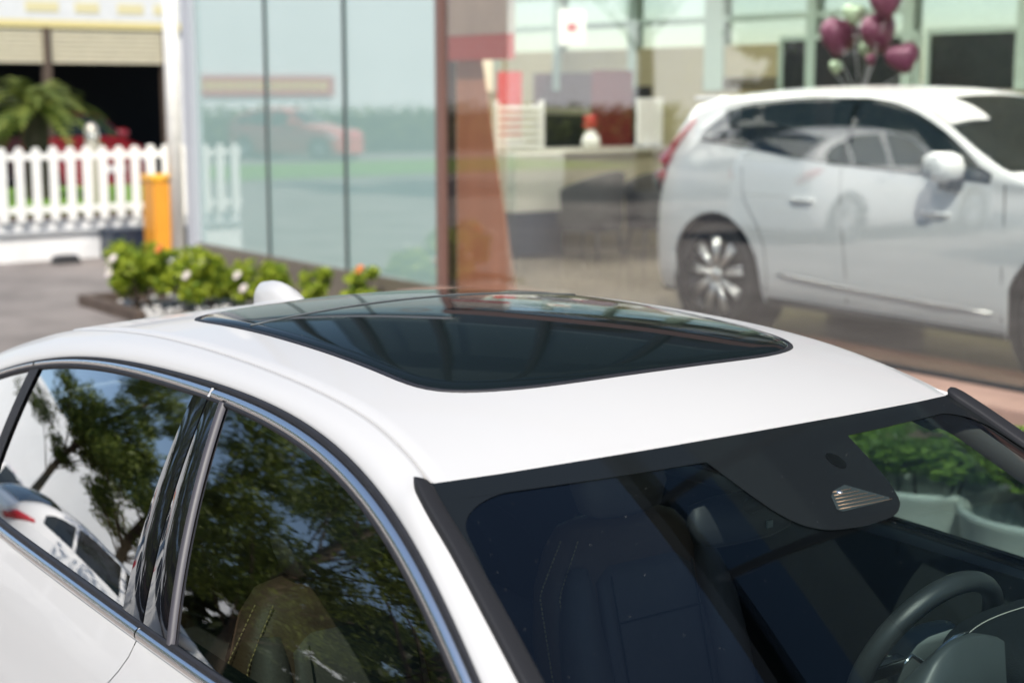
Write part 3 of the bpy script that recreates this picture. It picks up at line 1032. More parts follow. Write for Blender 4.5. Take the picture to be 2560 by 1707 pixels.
MB().add(v, f).build('hub', M_CABIN, sw)
for c_, z_ in (((0.0, -0.115, 0.0), (0.022, 0.09, 0.042)), ((0.0, 0.115, 0.0), (0.022, 0.09, 0.042)), ((0.0, 0, -0.125), (0.02, 0.05, 0.09))):
    MB().box(c_, z_).build('spoke', M_SATIN, sw, smooth=False, bevel=0.006)
MB().tube([(0.03, 0, 0), (0.22, 0, -0.05)], 0.045, 16).build('column_shroud', M_CABIN, sw)

def make_seat(yc, lean=0.30):
    s = empty('front_seat')
    s.parent = sedan
    def sec(h, hx_, hy, p=3.2, dx=0.0):
        return ((-0.60-lean*h*0.9+dx, yc, 0.43+h), hx_, hy, p)
    v, f = loft([sec(0.0, .07, .20), sec(0.03, .10, .245), sec(0.15, .10, .262), sec(0.30, .088, .262, 3.2, -0.01), sec(0.42, .078, .245), sec(0.50, .066, .205), sec(0.545, .05, .165), sec(0.56, .02, .12)], 36)
    b = MB().add(v, f).build('backrest', M_LEATHER, s)
    # softer centre panel and bolsters on the front face
    v, f = loft([sec(0.05, .03, .13, 4, .085), sec(0.08, .035, .15, 4, .086), sec(0.28, .03, .155, 4, .078), sec(0.44, .025, .14, 4, .068), sec(0.47, .012, .10, 4, .060)], 28)
    MB().add(v, f).build('centre_panel', M_SEATF, s)
    for sg in (-1, 1):
        bo = MB()
        bo.tube([(-0.60-lean*h*0.9+0.075, yc+sg*(0.205-0.03*max(0, h-0.35)/0.2), 0.43+h) for h in np.linspace(0.04, 0.48, 12)], [0.03, .05, .058, .06, .06, .058, .056, .052, .048, .042, .034, .02], 14)
        bo.build('bolster', M_SEATF, s)
    v, f = loft([sec(0.555, .028, .07, 3), sec(0.575, .045, .11, 3, .02), sec(0.63, .055, .128, 3, .03), sec(0.70, .05, .122, 3, .03), sec(0.735, .03, .095, 3, .028), sec(0.745, .01, .06, 3, .026)], 30)
    MB().add(v, f).build('headrest', M_SEATF, s)
    for y1 in (-0.12, 0.12):
        sm = MB()
        sm.tube([(-0.60-lean*h*0.9+0.115-0.01*(h/0.5), yc+y1, 0.43+h) for h in np.linspace(0.08, 0.46, 10)], 0.0022, 5)
        sm.build('seam', M_BLACKPL, s)
    sm = MB()
    sm.tube([(-0.60-lean*0.34*0.9+0.108, yc+y, 0.79) for y in np.linspace(-0.12, 0.12, 8)], 0.0022, 5)
    sm.build('seam', M_BLACKPL, s)
    v, f = loft([((-0.22, yc, .36), .27, .24, 3.5), ((-0.22, yc, .44), .29, .265, 3.5), ((-0.20, yc, .50), .28, .26, 3.5), ((-0.20, yc, .53), .22, .20, 3.5)], 32)
    MB().add(v, f).build('seat_cushion', M_SEATF, s)
    q = MB()
    for dy in (-0.263, -0.235):
        stitches(q, [(-0.60-lean*h*0.9+(0.02 if dy < -0.25 else 0.055), yc+dy*(1.0 if h < 0.42 else 1-0.35*(h-0.42)/0.12), 0.43+h+0.002) for h in np.linspace(0.05, 0.53, 30)], 0.010, 0.0016, 0.007)
    tag(q.build('stitching', M_STITCHB, s), kind='stuff')
    return s
make_seat(-0.38)
make_seat(0.38)
v, f = loft([((-1.55, 0, .42), .30, .66, 4), ((-1.55, 0, .52), .32, .68, 4), ((-1.6, 0, .56), .25, .6, 4)], 36)
MB().add(v, f).build('rear_bench', M_SEATF, sedan)
v, f = loft([((-1.80, 0, .5), .09, .64, 4), ((-1.88, 0, .75), .09, .66, 4), ((-1.97, 0, 1.0), .07, .62, 4), ((-1.99, 0, 1.04), .03, .55, 4)], 36)
MB().add(v, f).build('rear_backrest', M_LEATHER, sedan)
# interior rear-view mirror
rv = MB()
v, f = loft([((0.062, 0, 1.178), .010, .07, 3), ((0.06, 0, 1.19), .020, .112, 3.5), ((0.055, 0, 1.222), .024, .122, 3.5), ((0.05, 0, 1.252), .020, .116, 3.5), ((0.05, 0, 1.262), .008, .08, 3)], 32)
rv.add(v, f)
rv.tube([(0.07, 0, 1.24), (0.11, 0.01, 1.27), (0.155, 0.02, 1.305)], [0.014, 0.016, 0.016], 10)
rvm = rv.build('rear_view_mirror', M_BLACKPL, sedan)
box('mirror_sensor', (0.082, 0.034, 1.200), (0.0855, 0.048, 1.213), mat('sensor_grey', (.12, .15, .15), rough=.4), rvm)

# ================================================================== generic car shells (showroom SUV, parked cars)
def make_car(name, label, cat, loc, rotz, P, group=None):
    """a whole car; local x forward with the rear axle at 0, y to its left, z up from the ground"""
    root = empty(name, loc, rotz)
    tag(root, label, cat, group)
    top, belt, hw = curve_fn(P['top']), curve_fn(P['belt']), P['hw']
    xr, xf, wb, wr, z0 = P['xr'], P['xf'], P['wb'], P['wr'], P['z0']
    paint, tum = P['paint'], P.get('tumble', 0.42)
    mid, hl = (xr+xf)/2, (xf-xr)/2
    prof = curve_fn([(0, .93), (.12, .975), (.3, .995), (.5, 1.0), (.72, .985), (.88, .955), (1, .925)])
    def plan(x):
        q = min(0.9999, abs(x-mid)/(hl*1.012))
        return hw*(1-q**9)**(1/4.0)
    def zl(x):
        z = z0
        for a in (0, wb):
            d = abs(x-a); ra = wr*1.23
            if d < ra: z = max(z, wr*0.97+math.sqrt(ra*ra-d*d))
        return z
    def sec(x):
        b = float(belt(x)); t = max(float(top(x)), b+0.012); h = t-b
        yb = plan(x)*.925
        yc = max(yb-tum*h, yb*0.5); zc = b+0.88*h
        return b, t, h, yb, yc, zc
    def side_y(x, z):
        b, t, h, yb, yc, zc = sec(x)
        if z <= b: return plan(x)*float(prof(np.clip((z-z0)/max(b-z0, .05), 0, 1)))
        k = min(1, (z-b)/max(zc-b, 1e-3))
        return yb+(yc-yb)*k+0.012*math.sin(math.pi*k)
    xs = np.unique(np.concatenate([np.linspace(xr, xf, 70), np.linspace(-wr*1.24, wr*1.24, 26), wb+np.linspace(-wr*1.24, wr*1.24, 26), xr+0.12*np.linspace(0, 1, 8)**2, xf-0.12*np.linspace(0, 1, 8)**2]))
    for sg in (-1, 1):
        G = []
        for x in xs:
            b, t, h, yb, yc, zc = sec(x)
            z_l = min(zl(x), b-0.02)
            row = [(x, sg*side_y(x, z_l+(b-z_l)*u), z_l+(b-z_l)*u) for u in np.linspace(0, 1, 14)]
            row += [(x, sg*side_y(x, b+(zc-b)*u), b+(zc-b)*u) for u in np.linspace(0, 1, 7)[1:]]
            row += [(x, sg*yc*(1-u), zc+(t-zc)*(1-(1-u)**2.2)) for u in np.linspace(0, 1, 10)[1:]]
            G.append(row)
        grid('body_side', np.array(G), paint, root, flip=(sg > 0))
    # end caps
    for xe, s in ((xr, -1), (xf, 1)):
        b, t, h, yb, yc, zc = sec(xe)
        G = []
        for z in np.linspace(z0, b, 12):
            y = side_y(xe, z)
            G.append([(xe+s*0.05*(1-abs(u)**2.5), u*y, z) for u in np.linspace(-1, 1, 21)])
        grid('rear_end' if s < 0 else 'front_end', np.array(G), paint, root, flip=(s > 0))
    box('underbody', (xr+0.2, -hw*0.82, z0-0.03), (xf-0.2, hw*0.82, z0+0.12), M_BLACKPL, root)
    # side windows
    for (wn_, x0, x1, lo, up) in P['windows']:
        lo, up = curve_fn(lo), curve_fn(up)
        for sg in (-1, 1):
            G = [[(x, sg*(side_y(x, z)+0.006), z+0.002) for z in np.linspace(float(lo(x)), max(float(up(x)), float(lo(x))+0.004), 8)] for x in np.linspace(x0, x1, 24)]
            grid(wn_, np.array(G), P.get('glass', M_CARGLASS), root, flip=(sg > 0))
    for (wn_, x0, x1, k0, k1) in P['screens']:
        G = []
        for x in np.linspace(x0, x1, 14):
            b, t, h, yb, yc, zc = sec(x)
            kk = k0+(k1-k0)*(x-x0)/(x1-x0)
            row = []
            for u in np.linspace(-kk, kk, 17):
                uu = abs(u)
                z = zc+(t-zc)*(1-uu**2.2)
                row.append((x+(0.008 if x0 > mid else -0.008), u*yc, z+0.006))
            G.append(row)
        grid(wn_, np.array(G), M_CARGLASS, root)
    # wheels and wells
    for a in (0, wb):
        for sg in (-1, 1):
            make_wheel(root, (a, sg*(hw-0.13), wr), wr, sg, P.get('spokes', 10), split=(sg < 0 and P.get('split', False)))
            MB().lathe([(wr*1.22, -0.15), (wr*1.22, 0.10), (0.05, 0.10)], (a, sg*(hw-0.20), wr*0.97), 28, 'Y').build('wheel_well', M_BLACKPL, root)
    # lamps, mirrors, handles
    for sg in (-1, 1):
        for (pts, rad, nm, mm_) in P['lamps']:
            MB().tube([(x, sg*(side_y(x, z)*k+d), z) for (x, z, k, d) in pts], rad, 10).build(nm, mm_, root)
        mx, mz = P['mirror']
        ym = side_y(mx, mz)
        v, f = loft([((mx, sg*(ym+0.09), mz), .03, .07, 3), ((mx, sg*(ym+0.10), mz+0.03), .085, .12, 3), ((mx, sg*(ym+0.10), mz+0.09), .10, .125, 3), ((mx-0.01, sg*(ym+0.10), mz+0.15), .085, .115, 3), ((mx-0.02, sg*(ym+0.09), mz+0.175), .03, .07, 3)], 20)
        mo = MB().add(v, f).build('door_mirror', paint, root)
        MB().box((mx+0.02, sg*(ym+0.05), mz-0.015), (0.10, 0.13, 0.06)).build('mirror_foot', M_BLACKPL, mo, smooth=False, bevel=0.01)
        for (x, z) in P['handles']:
            MB().tube([(x, sg*(side_y(x, z)+0.002), z), (x+0.03, sg*(side_y(x, z)+0.022), z), (x+0.17, sg*(side_y(x+.2, z)+0.022), z), (x+0.2, sg*(side_y(x+.2, z)+0.002), z)], 0.012, 8).build('door_handle', paint, root)
        for line in P['shuts']:
            MB().tube([(x, sg*(side_y(x, z)+0.0008), z) for (x, z) in line], 0.0035, 6).build('shut_line', M_BLACKPL, root)
        for (pts, r, mm_, nm) in P.get('strips', []):
            MB().tube([(x, sg*(side_y(x, z)+0.004), z) for (x, z) in pts], r, 8).build(nm, mm_, root)
    return root

dlo_lo = [(-.27, 1.30), (.34, 1.25), (.95, 1.19), (1.7, 1.15), (2.25, 1.12)]
dlo_up = [(-.27, 1.305), (-.16, 1.41), (-.02, 1.485), (.25, 1.525), (.6, 1.55), (1.11, 1.555), (1.35, 1.53), (1.51, 1.485), (1.75, 1.39), (2.0, 1.255), (2.2, 1.125)]
suv = make_car('parked_suv', 'white SUV parked behind the showroom glass, seen from its side', 'car', (-5.99, 6.50, 0.33), 0.0, dict(
    top=[(-.90, .78), (-.86, .98), (-.80, 1.16), (-.70, 1.36), (-.60, 1.50), (-.5, 1.575), (-.23, 1.625), (.2, 1.655), (.6, 1.665), (1.0, 1.66), (1.34, 1.645), (1.52, 1.60), (1.62, 1.56), (2.35, 1.17), (2.5, 1.13), (3.2, 1.06), (3.7, .92), (3.86, .70)],
    belt=[(-.90, .76), (-.86, .94), (-.75, 1.02), (-.4, 1.10), (0, 1.14), (.5, 1.13), (1.2, 1.11), (2.3, 1.08), (3.2, .98), (3.7, .86), (3.86, .68)],
    hw=0.95, xr=-.90, xf=3.86, wb=2.865, wr=0.365, z0=0.22, paint=M_SUVW, tumble=0.36,
    windows=[('window_surround', -.30, 2.24, [(x, z-0.022) for x, z in dlo_lo], [(x, z+0.028) for x, z in dlo_up])],
    screens=[('windshield', 1.53, 2.33, .97, .98), ('rear_window', -.76, -.58, .85, .85)],
    spokes=9, split=True,
    lamps=[([(-.80, .92, 1.0, .004), (-.76, 1.02, 1.0, .006), (-.74, 1.12, 1.0, .006), (-.60, 1.26, 1.0, .004), (-.44, 1.42, 1.0, .0)], [.040, .075, .065, .036, .016], 'tail_lamp', M_REDLENS),
           ([(3.78, .72, .95, 0), (3.6, .80, 1.0, .004), (3.4, .86, 1.0, .003)], [.05, .06, .02], 'headlamp', M_CLEARLENS)],
    mirror=(1.98, 1.10), handles=[(.72, .93), (1.80, .91)],
    shuts=[[(1.09, 1.14), (1.13, .95), (1.19, .72), (1.22, .5), (1.22, .30)], [(2.34, 1.10), (2.38, .9), (2.40, .6), (2.40, .32)], [(.20, 1.12), (.28, .9), (.42, .75), (.50, .60), (.52, .40), (.5, .30)]],
    strips=[([(.62, .43), (.75, .425), (1.4, .39), (2.0, .37), (2.34, .365)], [.004, .013, .009, .009, .004], M_ALLOY, 'sill_chrome'),
            ([(.50, .245), (1.3, .235), (2.40, .235)], [.02, .03, .02], M_BLACKPL, 'sill_cladding')]))
# panes over the dark window surround
for (nm, x0, x1) in (('quarter_window', -.25, .20), ('rear_door_window', .29, 1.06), ('front_door_window', 1.13, 2.17)):
    lo, up = curve_fn(dlo_lo), curve_fn(dlo_up)
    for sg in (-1, 1):
        G = []
        for x in np.linspace(x0, x1, 24):
            zs = np.linspace(float(lo(x)), max(float(up(x)), float(lo(x))+.004), 8)
            row = []
            for z in zs:
                b = 1.13
                k = np.clip((z-1.12)/0.46, 0, 1)
                row.append((x, sg*(0.886-0.165*k-0.02*max(0, -x)), z+0.004))
            G.append(row)
        grid(nm, np.array(G), mat('suv_tinted_glass', (0.020, 0.032, 0.034), rough=0.03, spec=0.6), suv, flip=(sg > 0))
MB().box((-.56, 0, 1.572), (.26, 1.04, .03)).build('roof_spoiler', M_SUVW, suv, smooth=False, bevel=0.012)

# ================================================================== showroom building
M_BROWN = mat('brown_stone_cladding', (0.50, 0.27, 0.18), rough=0.45, spec=0.4, var=0.10, vscale=2.5, stretch=(6, 6, 0.3))
M_BROWNF = mat('bronze_frame', (0.20, 0.115, 0.095), rough=0.4, spec=0.5)
M_ALU = mat('grey_aluminium', (0.48, 0.49, 0.52), rough=0.35, spec=0.5)
M_DARKFR = mat('dark_mullion', (0.035, 0.04, 0.042), rough=0.4)
M_CURT = mat('aqua_lining', (0.66, 0.78, 0.76), rough=0.85, spec=0.1, var=0.04, vscale=0.7)
M_OLIVE = mat('olive_wall', (0.38, 0.34, 0.20), rough=0.8, spec=0.2, var=0.06, vscale=1.2)
M_CREAM = mat('cream_plaster', (0.66, 0.65, 0.60), rough=0.85, spec=0.2, var=0.05, vscale=1)
M_REDP0 = mat('red_fascia', (0.42, 0.03, 0.02), rough=0.45)
M_PALEGREEN = mat('pale_green_frame', (0.40, 0.52, 0.44), rough=0.4, spec=0.5)
G_LEFT = film_glass('film_backed_glass', (.39, .545, .505), 0.62)
G_MAIN = glass('showroom_glass', (0.965, 0.985, 0.975), ior=1.5, gain=1.2, base=0.095, wav=0.003, wscale=0.5)
G_UP = glass('dark_upper_glass', (0.66, 0.71, 0.71), ior=1.5, gain=1.0, base=0.01, wav=0.01, wscale=0.5)
G_BACK = glass('green_back_glass', (0.86, 0.895, 0.875), ior=1.5, gain=0.8)
YF = 5.29
bld = empty('showroom_building', (0, 0, 0))
tag(bld, 'glass-fronted car showroom with a brown clad column', 'building')
LX = [-13.80, -12.16, -10.60, -9.06]
for a, b in zip(LX[:-1], LX[1:]):
    box('facade_pane', (a+0.012, YF, 0.12), (b-0.012, YF+0.012, 3.55), G_LEFT, bld)
for x, w, m in ((-12.16, .028, M_DARKFR), (-10.60, .028, M_DARKFR)):
    box('mullion', (x-w/2, YF-0.02, 0.1), (x+w/2, YF+0.05, 3.55), m, bld)
box('corner_frame', (-14.03, YF-0.06, 0.0), (-13.80, YF+0.2, 3.6), M_ALU, bld, 0.01)
box('column_frame', (-9.06, YF-0.03, 0.0), (-8.975, YF+0.07, 3.3), M_BROWNF, bld, 0.005)
box('column_shadow_gap', (-8.975, YF+0.03, 0.0), (-8.935, YF+0.10, 3.3), M_DARKFR, bld)
cfin = MB()
cfin.add([(-8.93, YF+.10, 0), (-8.00, YF+.10, 0), (-8.86, YF+.10, 3.4), (-8.93, YF+.10, 3.4), (-8.93, YF+.105, 0), (-8.00, YF+.105, 0), (-8.86, YF+.105, 3.4), (-8.93, YF+.105, 3.4)],
         [(0, 1, 2, 3), (7, 6, 5, 4), (1, 5, 6, 2), (0, 3, 7, 4), (2, 6, 7, 3), (0, 4, 5, 1)])
cfin.build('column', M_BROWN, bld, smooth=False)
box('column_head', (-8.93, YF+.02, 2.40), (-8.09, YF+.09, 3.3), mat('grey_beige_cladding', (.42, .39, .34), rough=.5, var=.1, vscale=3), bld)
box('red_band', (-8.93, YF+.02, 2.20), (-8.09, YF+.085, 2.395), M_REDP0, bld)
box('column_pane', (-8.93, YF+0.0, 0.30), (-8.09, YF+0.012, 3.3), glass('bronze_glass', (0.93, 0.88, 0.84), gain=0.9, base=0.03), bld)
RX = [-8.08, -2.10, 3.9, 9.9]
for a, b in zip(RX[:-1], RX[1:]):
    box('showroom_pane', (a+0.006, YF, 0.34), (b-0.006, YF+0.012, 3.15), G_MAIN, bld)
box('ledge', (-8.95, 4.80, 0.0), (14.0, 5.24, 0.334), M_TILE, bld, 0.008)
for k in range(40):
    x = -8.95+0.6*k
    if -6.5 < x < -1.5:
        box('ledge_tile', (x+0.003, 4.803, 0.334), (x+0.597, 5.015, 0.339), M_TILE, bld)
        box('ledge_tile', (x+0.003, 5.021, 0.334), (x+0.597, 5.236, 0.339), M_TILE, bld)
box('floor_threshold', (-8.07, YF-0.03, 0.334), (13.9, YF+0.04, 0.352), M_DARKFR, bld)
box('lining_wall', (-13.75, YF+0.14, 0.1), (-9.0, YF+0.17, 3.6), M_CURT, bld)
box('left_base', (-13.80, YF-0.03, 0.0), (-9.06, YF+0.06, 0.12), M_ALU, bld)
box('transom_beam', (-9.06, YF-0.08, 3.06), (14.0, YF-0.005, 3.33), M_BROWNF, bld, 0.01)
box('transom', (-14.03, YF-0.10, 3.56), (-9.07, YF+0.1, 3.68), M_ALU, bld)
# tall dark glazing above, with mullions and parapet
UX = [-14.03, -12.5, -11.05, -9.40, -7.45, -5.68, -3.9, -2.12, -0.96, 0.8, 2.6, 4.4, 6.2, 8.0, 9.8]
for a, b in zip(UX[:-1], UX[1:]):
    zb = 3.70 if b < -9 else 3.34
    box('upper_pane', (a+0.04, YF+0.01, zb), (b-0.04, YF+0.03, 9.25), G_UP, bld)
for x in UX:
    box('upper_mullion', (x-0.04, YF-0.06, 3.69 if x < -9.3 else 3.33), (x+0.04, YF+0.06, 9.25), M_DARKFR, bld)
box('upper_lining', (-14.0, YF+1.2, 3.7), (10.0, YF+1.3, 9.2), mat('dark_lining', (0.27, 0.315, 0.315), rough=0.9), bld)
box('parapet', (-14.03, YF-0.12, 9.25), (14.0, YF+0.3, 9.55), M_DARKFR, bld)
# hall behind the glass
box('added_lamp_screen', (-9.0, YF+0.05, 2.85), (13.9, YF+0.25, 3.9), M_BROWNF, bld)  # added downstand out of view, hides the ceiling lamps from the sunroof reflection
box('hall_ceiling', (-13.95, 5.45, 3.9), (14.0, 16.0, 4.05), M_CREAM, bld)
M_LAMP = mat('ceiling_lamp_panel', (.9, .9, .86), emit=(1.0, .96, .88), estr=8.5)
for lx in (-12.6, -10.4, -8.2, -6.0, -3.8, -1.6, 0.6):
    for ly in (6.5, 8.2):
        cl = box('ceiling_lamp', (lx-.95, ly-.60, 3.84), (lx+.95, ly+.60, 3.88), M_ALU, bld)
        box('lamp_diffuser', (lx-.90, ly-.55, 3.825), (lx+.90, ly+.55, 3.838), M_LAMP, cl)
YW = 11.0
def wx(u): return -15.92+(u-1180)*(-7.5+15.92)/(2352-1180)
def wall_box(nm, x0, x1, z0, z1, m, y=YW, d=0.15): return box(nm, (x0, y, z0), (x1, y+d, z1), m, bld)
wall_box('back_wall', -17.2, -6.0, 0.33, 1.95, M_OLIVE)
wall_box('back_wall_band', -16.2, -9.8, 1.95, 2.48, M_OLIVE)
wall_box('back_wall_band', -9.8, 14.0, 1.95, 2.05, M_CREAM)
box('side_wall', (13.8, 5.4, 0.33), (14.0, 16.0, 4.0), M_CREAM, bld)
box('partition_wall', (-6.0, YW, 0.33), (14.0, YW+0.15, 1.95), M_CREAM, bld)
vx = [-17.2, -16.3, -14.9, -13.35, -11.85, -10.3, -8.95, -7.55, -5.8, -4, -2, 0, 2, 4, 6, 8, 10, 12, 14]
for a, b in zip(vx[:-1], vx[1:]):
    zb = 2.49 if b < -9.5 else 2.06
    box('back_pane', (a+0.06, YW+0.05, zb), (b-0.06, YW+0.06, 3.89), G_BACK, bld)
for x in vx:
    w = 0.16 if abs(x+11.85) < 0.1 else 0.07
    box('back_mullion', (x-w, YW-0.04, 1.96), (x+w, YW+0.1, 3.9), M_PALEGREEN, bld)
for z in (2.78, 3.2):
    box('back_transom', (-17.2, YW-0.02, z-0.035), (-9.0, YW+0.08, z+0.035), M_PALEGREEN, bld)
# dark framed openings in the back wall
def opening(u0, u1, v0, v1, m, frame=None, nm='wall_opening'):
    x0, x1 = wx(u0), wx(u1)
    def zz(u, v):
        s = 3600/(((wx(u)-1.99)*-0.8018)+((YW+1.885)*0.5755))*1.0
        return 1.958-(v-208)/s
    z1, z0 = zz((u0+u1)/2, v0), zz((u0+u1)/2, v1)
    o = box(nm, (x0, YW-0.03, max(z0, .34)), (x1, YW-0.003, z1), m, bld)
    if frame:
        for (a, b, c, d) in ((x0-.05, x1+.05, z1, z1+.06), (x0-.06, x0, max(z0, .34), z1), (x1, x1+.06, max(z0, .34), z1)):
            box('opening_frame', (a, YW-0.05, c), (b, YW-0.004, d), frame, o)
    return o
M_BLKSCR = mat('dark_doorway', (0.008, 0.011, 0.012), rough=0.2, spec=0.4)
opening(1250, 1425, 168, 245, mat('dark_red_opening', (0.055, 0.010, 0.012), rough=0.4))
opening(1447, 1590, 198, 340, M_BLKSCR)
opening(1262, 1405, 262, 345, M_BLKSCR)
opening(1905, 2165, 92, 205, M_BLKSCR, M_PALEGREEN)
opening(2192, 2350, 78, 205, M_BLKSCR, M_PALEGREEN)
opening(1720, 1890, 178, 205, mat('brown_niche', (0.10, 0.085, 0.05), rough=0.6))

# ================================================================== things inside the showroom
M_WHITEP = mat('white_lacquer', (0.72, 0.72, 0.69), rough=0.4)
M_NAVY = mat('navy_panel', (0.020, 0.032, 0.055), rough=0.4)
M_REDP = mat('red_panel', (0.45, 0.025, 0.02), rough=0.45)
M_DKCH = mat('dark_chair_fabric', (0.028, 0.027, 0.025), rough=0.8)
M_KHAKI = mat('khaki_lacquer', (0.42, 0.39, 0.27), rough=0.35, spec=0.5, var=0.05, vscale=1)
ct = empty('reception_counter', (-11.0, 8.3, 0.33))
tag(ct, 'khaki reception counter behind the two dark chairs', 'counter')
v, f = loft([((0, 0, 0), .42, .98, 6), ((0, 0, .95), .42, .98, 6), ((0, 0, .99), .43, 1.0, 6)], 40)
MB().add(v, f).build('counter_body', M_KHAKI, ct)
v, f = loft([((0.03, 0, .995), .47, 1.05, 6), ((0.03, 0, 1.03), .47, 1.05, 6)], 40)
MB().add(v, f).build('counter_top', mat('pale_counter_top', (0.33, 0.32, 0.25), rough=0.3), ct)
def armchair(loc, rz, label):
    c = empty('armchair', loc, rz)
    tag(c, label, 'chair', 'dark chairs by the reception counter')
    v, f = loft([((0, 0, .30), .27, .27, 4), ((0, 0, .44), .29, .29, 4), ((0, 0, .47), .24, .24, 4)], 24)
    MB().add(v, f).build('seat', M_DKCH, c)
    G = []
    for a in np.linspace(R(60), R(300), 24):
        h = 0.62+0.24*abs(math.cos(a/2))**0.5*0+0.22*(0.5-0.5*math.cos(a*1.0))
        G.append([(0.31*math.cos(a), 0.31*math.sin(a), .28), (0.34*math.cos(a), 0.34*math.sin(a), h), (0.30*math.cos(a), 0.30*math.sin(a), h+.02), (0.27*math.cos(a), 0.27*math.sin(a), h), (0.26*math.cos(a), 0.26*math.sin(a), .28)])
    grid('backrest', np.array(G), M_DKCH, c)
    for sx in (-1, 1):
        for sy in (-1, 1):
            MB().tube([(sx*.20, sy*.20, .31), (sx*.24, sy*.24, 0.0)], [.018, .012], 8).build('leg', M_BLACKPL, c)
    return c
armchair((-10.05, 7.70, 0.33), R(200), 'dark round-backed chair nearer the brown column, before the khaki counter')
armchair((-9.85, 8.40, 0.33), R(160), 'dark round-backed chair nearer the white SUV, before the khaki counter')
lo_ = empty('louvre_stand', (-10.9, 7.45, 1.36))
tag(lo_, 'white slatted stand on the counter next to the brown column', 'display stand')
for k in range(6):
    box('slat', (-.02, -.27, .03+.075*k), (.03, .27, .075+.075*k), M_WHITEP, lo_)
for y in (-.28, .28):
    box('upright', (-.025, y-.015, 0), (.035, y+.015, .50), M_WHITEP, lo_)
w_ = empty('beige_cabinet', (-10.6, 7.35, .33))
tag(w_, 'beige cabinet with a navy door beside the brown column', 'cabinet')
box('cabinet_body', (-.2, -.30, .45), (.2, .30, 1.02), mat('beige_cabinet', (.42, .42, .37), rough=.5), w_, .01)
box('cabinet_door', (.203, -.28, .02), (.215, .0, .44), M_NAVY, w_, .006)
box('cabinet_base', (-.19, -.29, 0), (.2, .29, .448), M_NAVY, w_, .01)
bd = empty('display_board', (-10.75, 9.05, 1.36))
tag(bd, 'blank white board standing on the end of the counter', 'board')
box('panel', (-.02, -.17, .05), (.02, .17, .52), M_WHITEP, bd, .006)
box('foot', (-.10, -.12, 0), (.10, .12, .05), M_ALU, bd, .006)
orn = empty('flower_ornament', (-10.8, 8.3, 1.36))
tag(orn, 'white vase with red flowers standing mid counter', 'vase')
MB().lathe([(.001, 0), (.07, 0), (.10, .06), (.08, .14), (.04, .18), (.05, .20)], n=20).build('vase', M_WHITEP, orn)
fm = MB()
for _ in range(14):
    fm.ball((random.uniform(-.06, .06), random.uniform(-.06, .06), .25+random.uniform(-.05, .08)), random.uniform(.015, .028), 6, 8)
fm.build('red_flowers', M_REDP, orn)
ty = empty('tyre_display_stand', (-9.75, 9.15, .33))
tag(ty, 'black tyre standing upright between the dark chairs and the SUV', 'tyre')
MB().lathe([(.20, -.11), (.32, -.11), (.36, -.08), (.37, 0), (.36, .08), (.32, .11), (.20, .11), (.20, -.11)], (0, 0, .37), 32, 'Y').build('tread', M_TYRE, ty)
MB().lathe([(.001, -.05), (.19, -.05), (.205, -.10)], (0, 0, .37), 28, 'Y').build('rim', M_DARKALLOY, ty)
dc = empty('desk_chair', (-9.95, 9.75, .33))
tag(dc, 'white curved chair back beside the SUV tail', 'chair')
G = []
for a in np.linspace(R(-75), R(75), 16):
    G.append([(.24*math.cos(a)-.1, .26*math.sin(a), z*1.0) for z in (.62, .8, 1.0, 1.12-.10*abs(math.sin(a)))])
o = grid('backrest', np.array(G), M_WHITEP, dc, thick=.03)
v, f = loft([((0, 0, .42), .20, .22, 3), ((0, 0, .48), .24, .26, 3), ((0, 0, .50), .2, .22, 3)], 20)
MB().add(v, f).build('seat', M_WHITEP, dc)
MB().tube([(0, 0, .44), (0, 0, .02)], .03, 10).lathe([(.26, 0), (.25, .03), (.03, .05)], n=20).build('stem', M_ALU, dc)
MB().box((.1, 0, .56), (.03, .05, .2)).build('back_bracket', M_ALU, dc, smooth=False)
# red banner stands
for (x, y, z0, z1, w, lb) in ((-11.2, 7.55, 1.4, 2.15, .30, 'red poster stand right beside the brown column'), (-12.9, 10.3, .33, 2.2, .62, 'dark red roll-up banner behind the counter')):
    p = empty('roll_up_banner', (x, y, z0))
    tag(p, lb, 'banner stand')
    box('banner_sheet', (-.01, -w/2, .05), (.01, w/2, z1-z0), M_REDP if w < .5 else mat('deep_red_sheet', (0.16, 0.012, 0.018), rough=0.6), p)
    box('banner_base', (-.06, -w/2, 0), (.06, w/2, .05), M_ALU, p, .008)
hs = empty('hanging_notice', (-11.0, 8.2, 2.42))
tag(hs, 'small white notice with a red mark hung above the counter', 'sign')
box('notice_sheet', (-.008, -.17, 0), (.008, .17, .36), M_WHITEP, hs)
box('red_mark', (.009, -.07, .14), (.012, .05, .22), M_REDP, hs)
for y in (-.14, .14):
    MB().tube([(0, y, .36), (0, y, 1.47)], .004, 6).build('hanging_wire', M_ALU, hs)
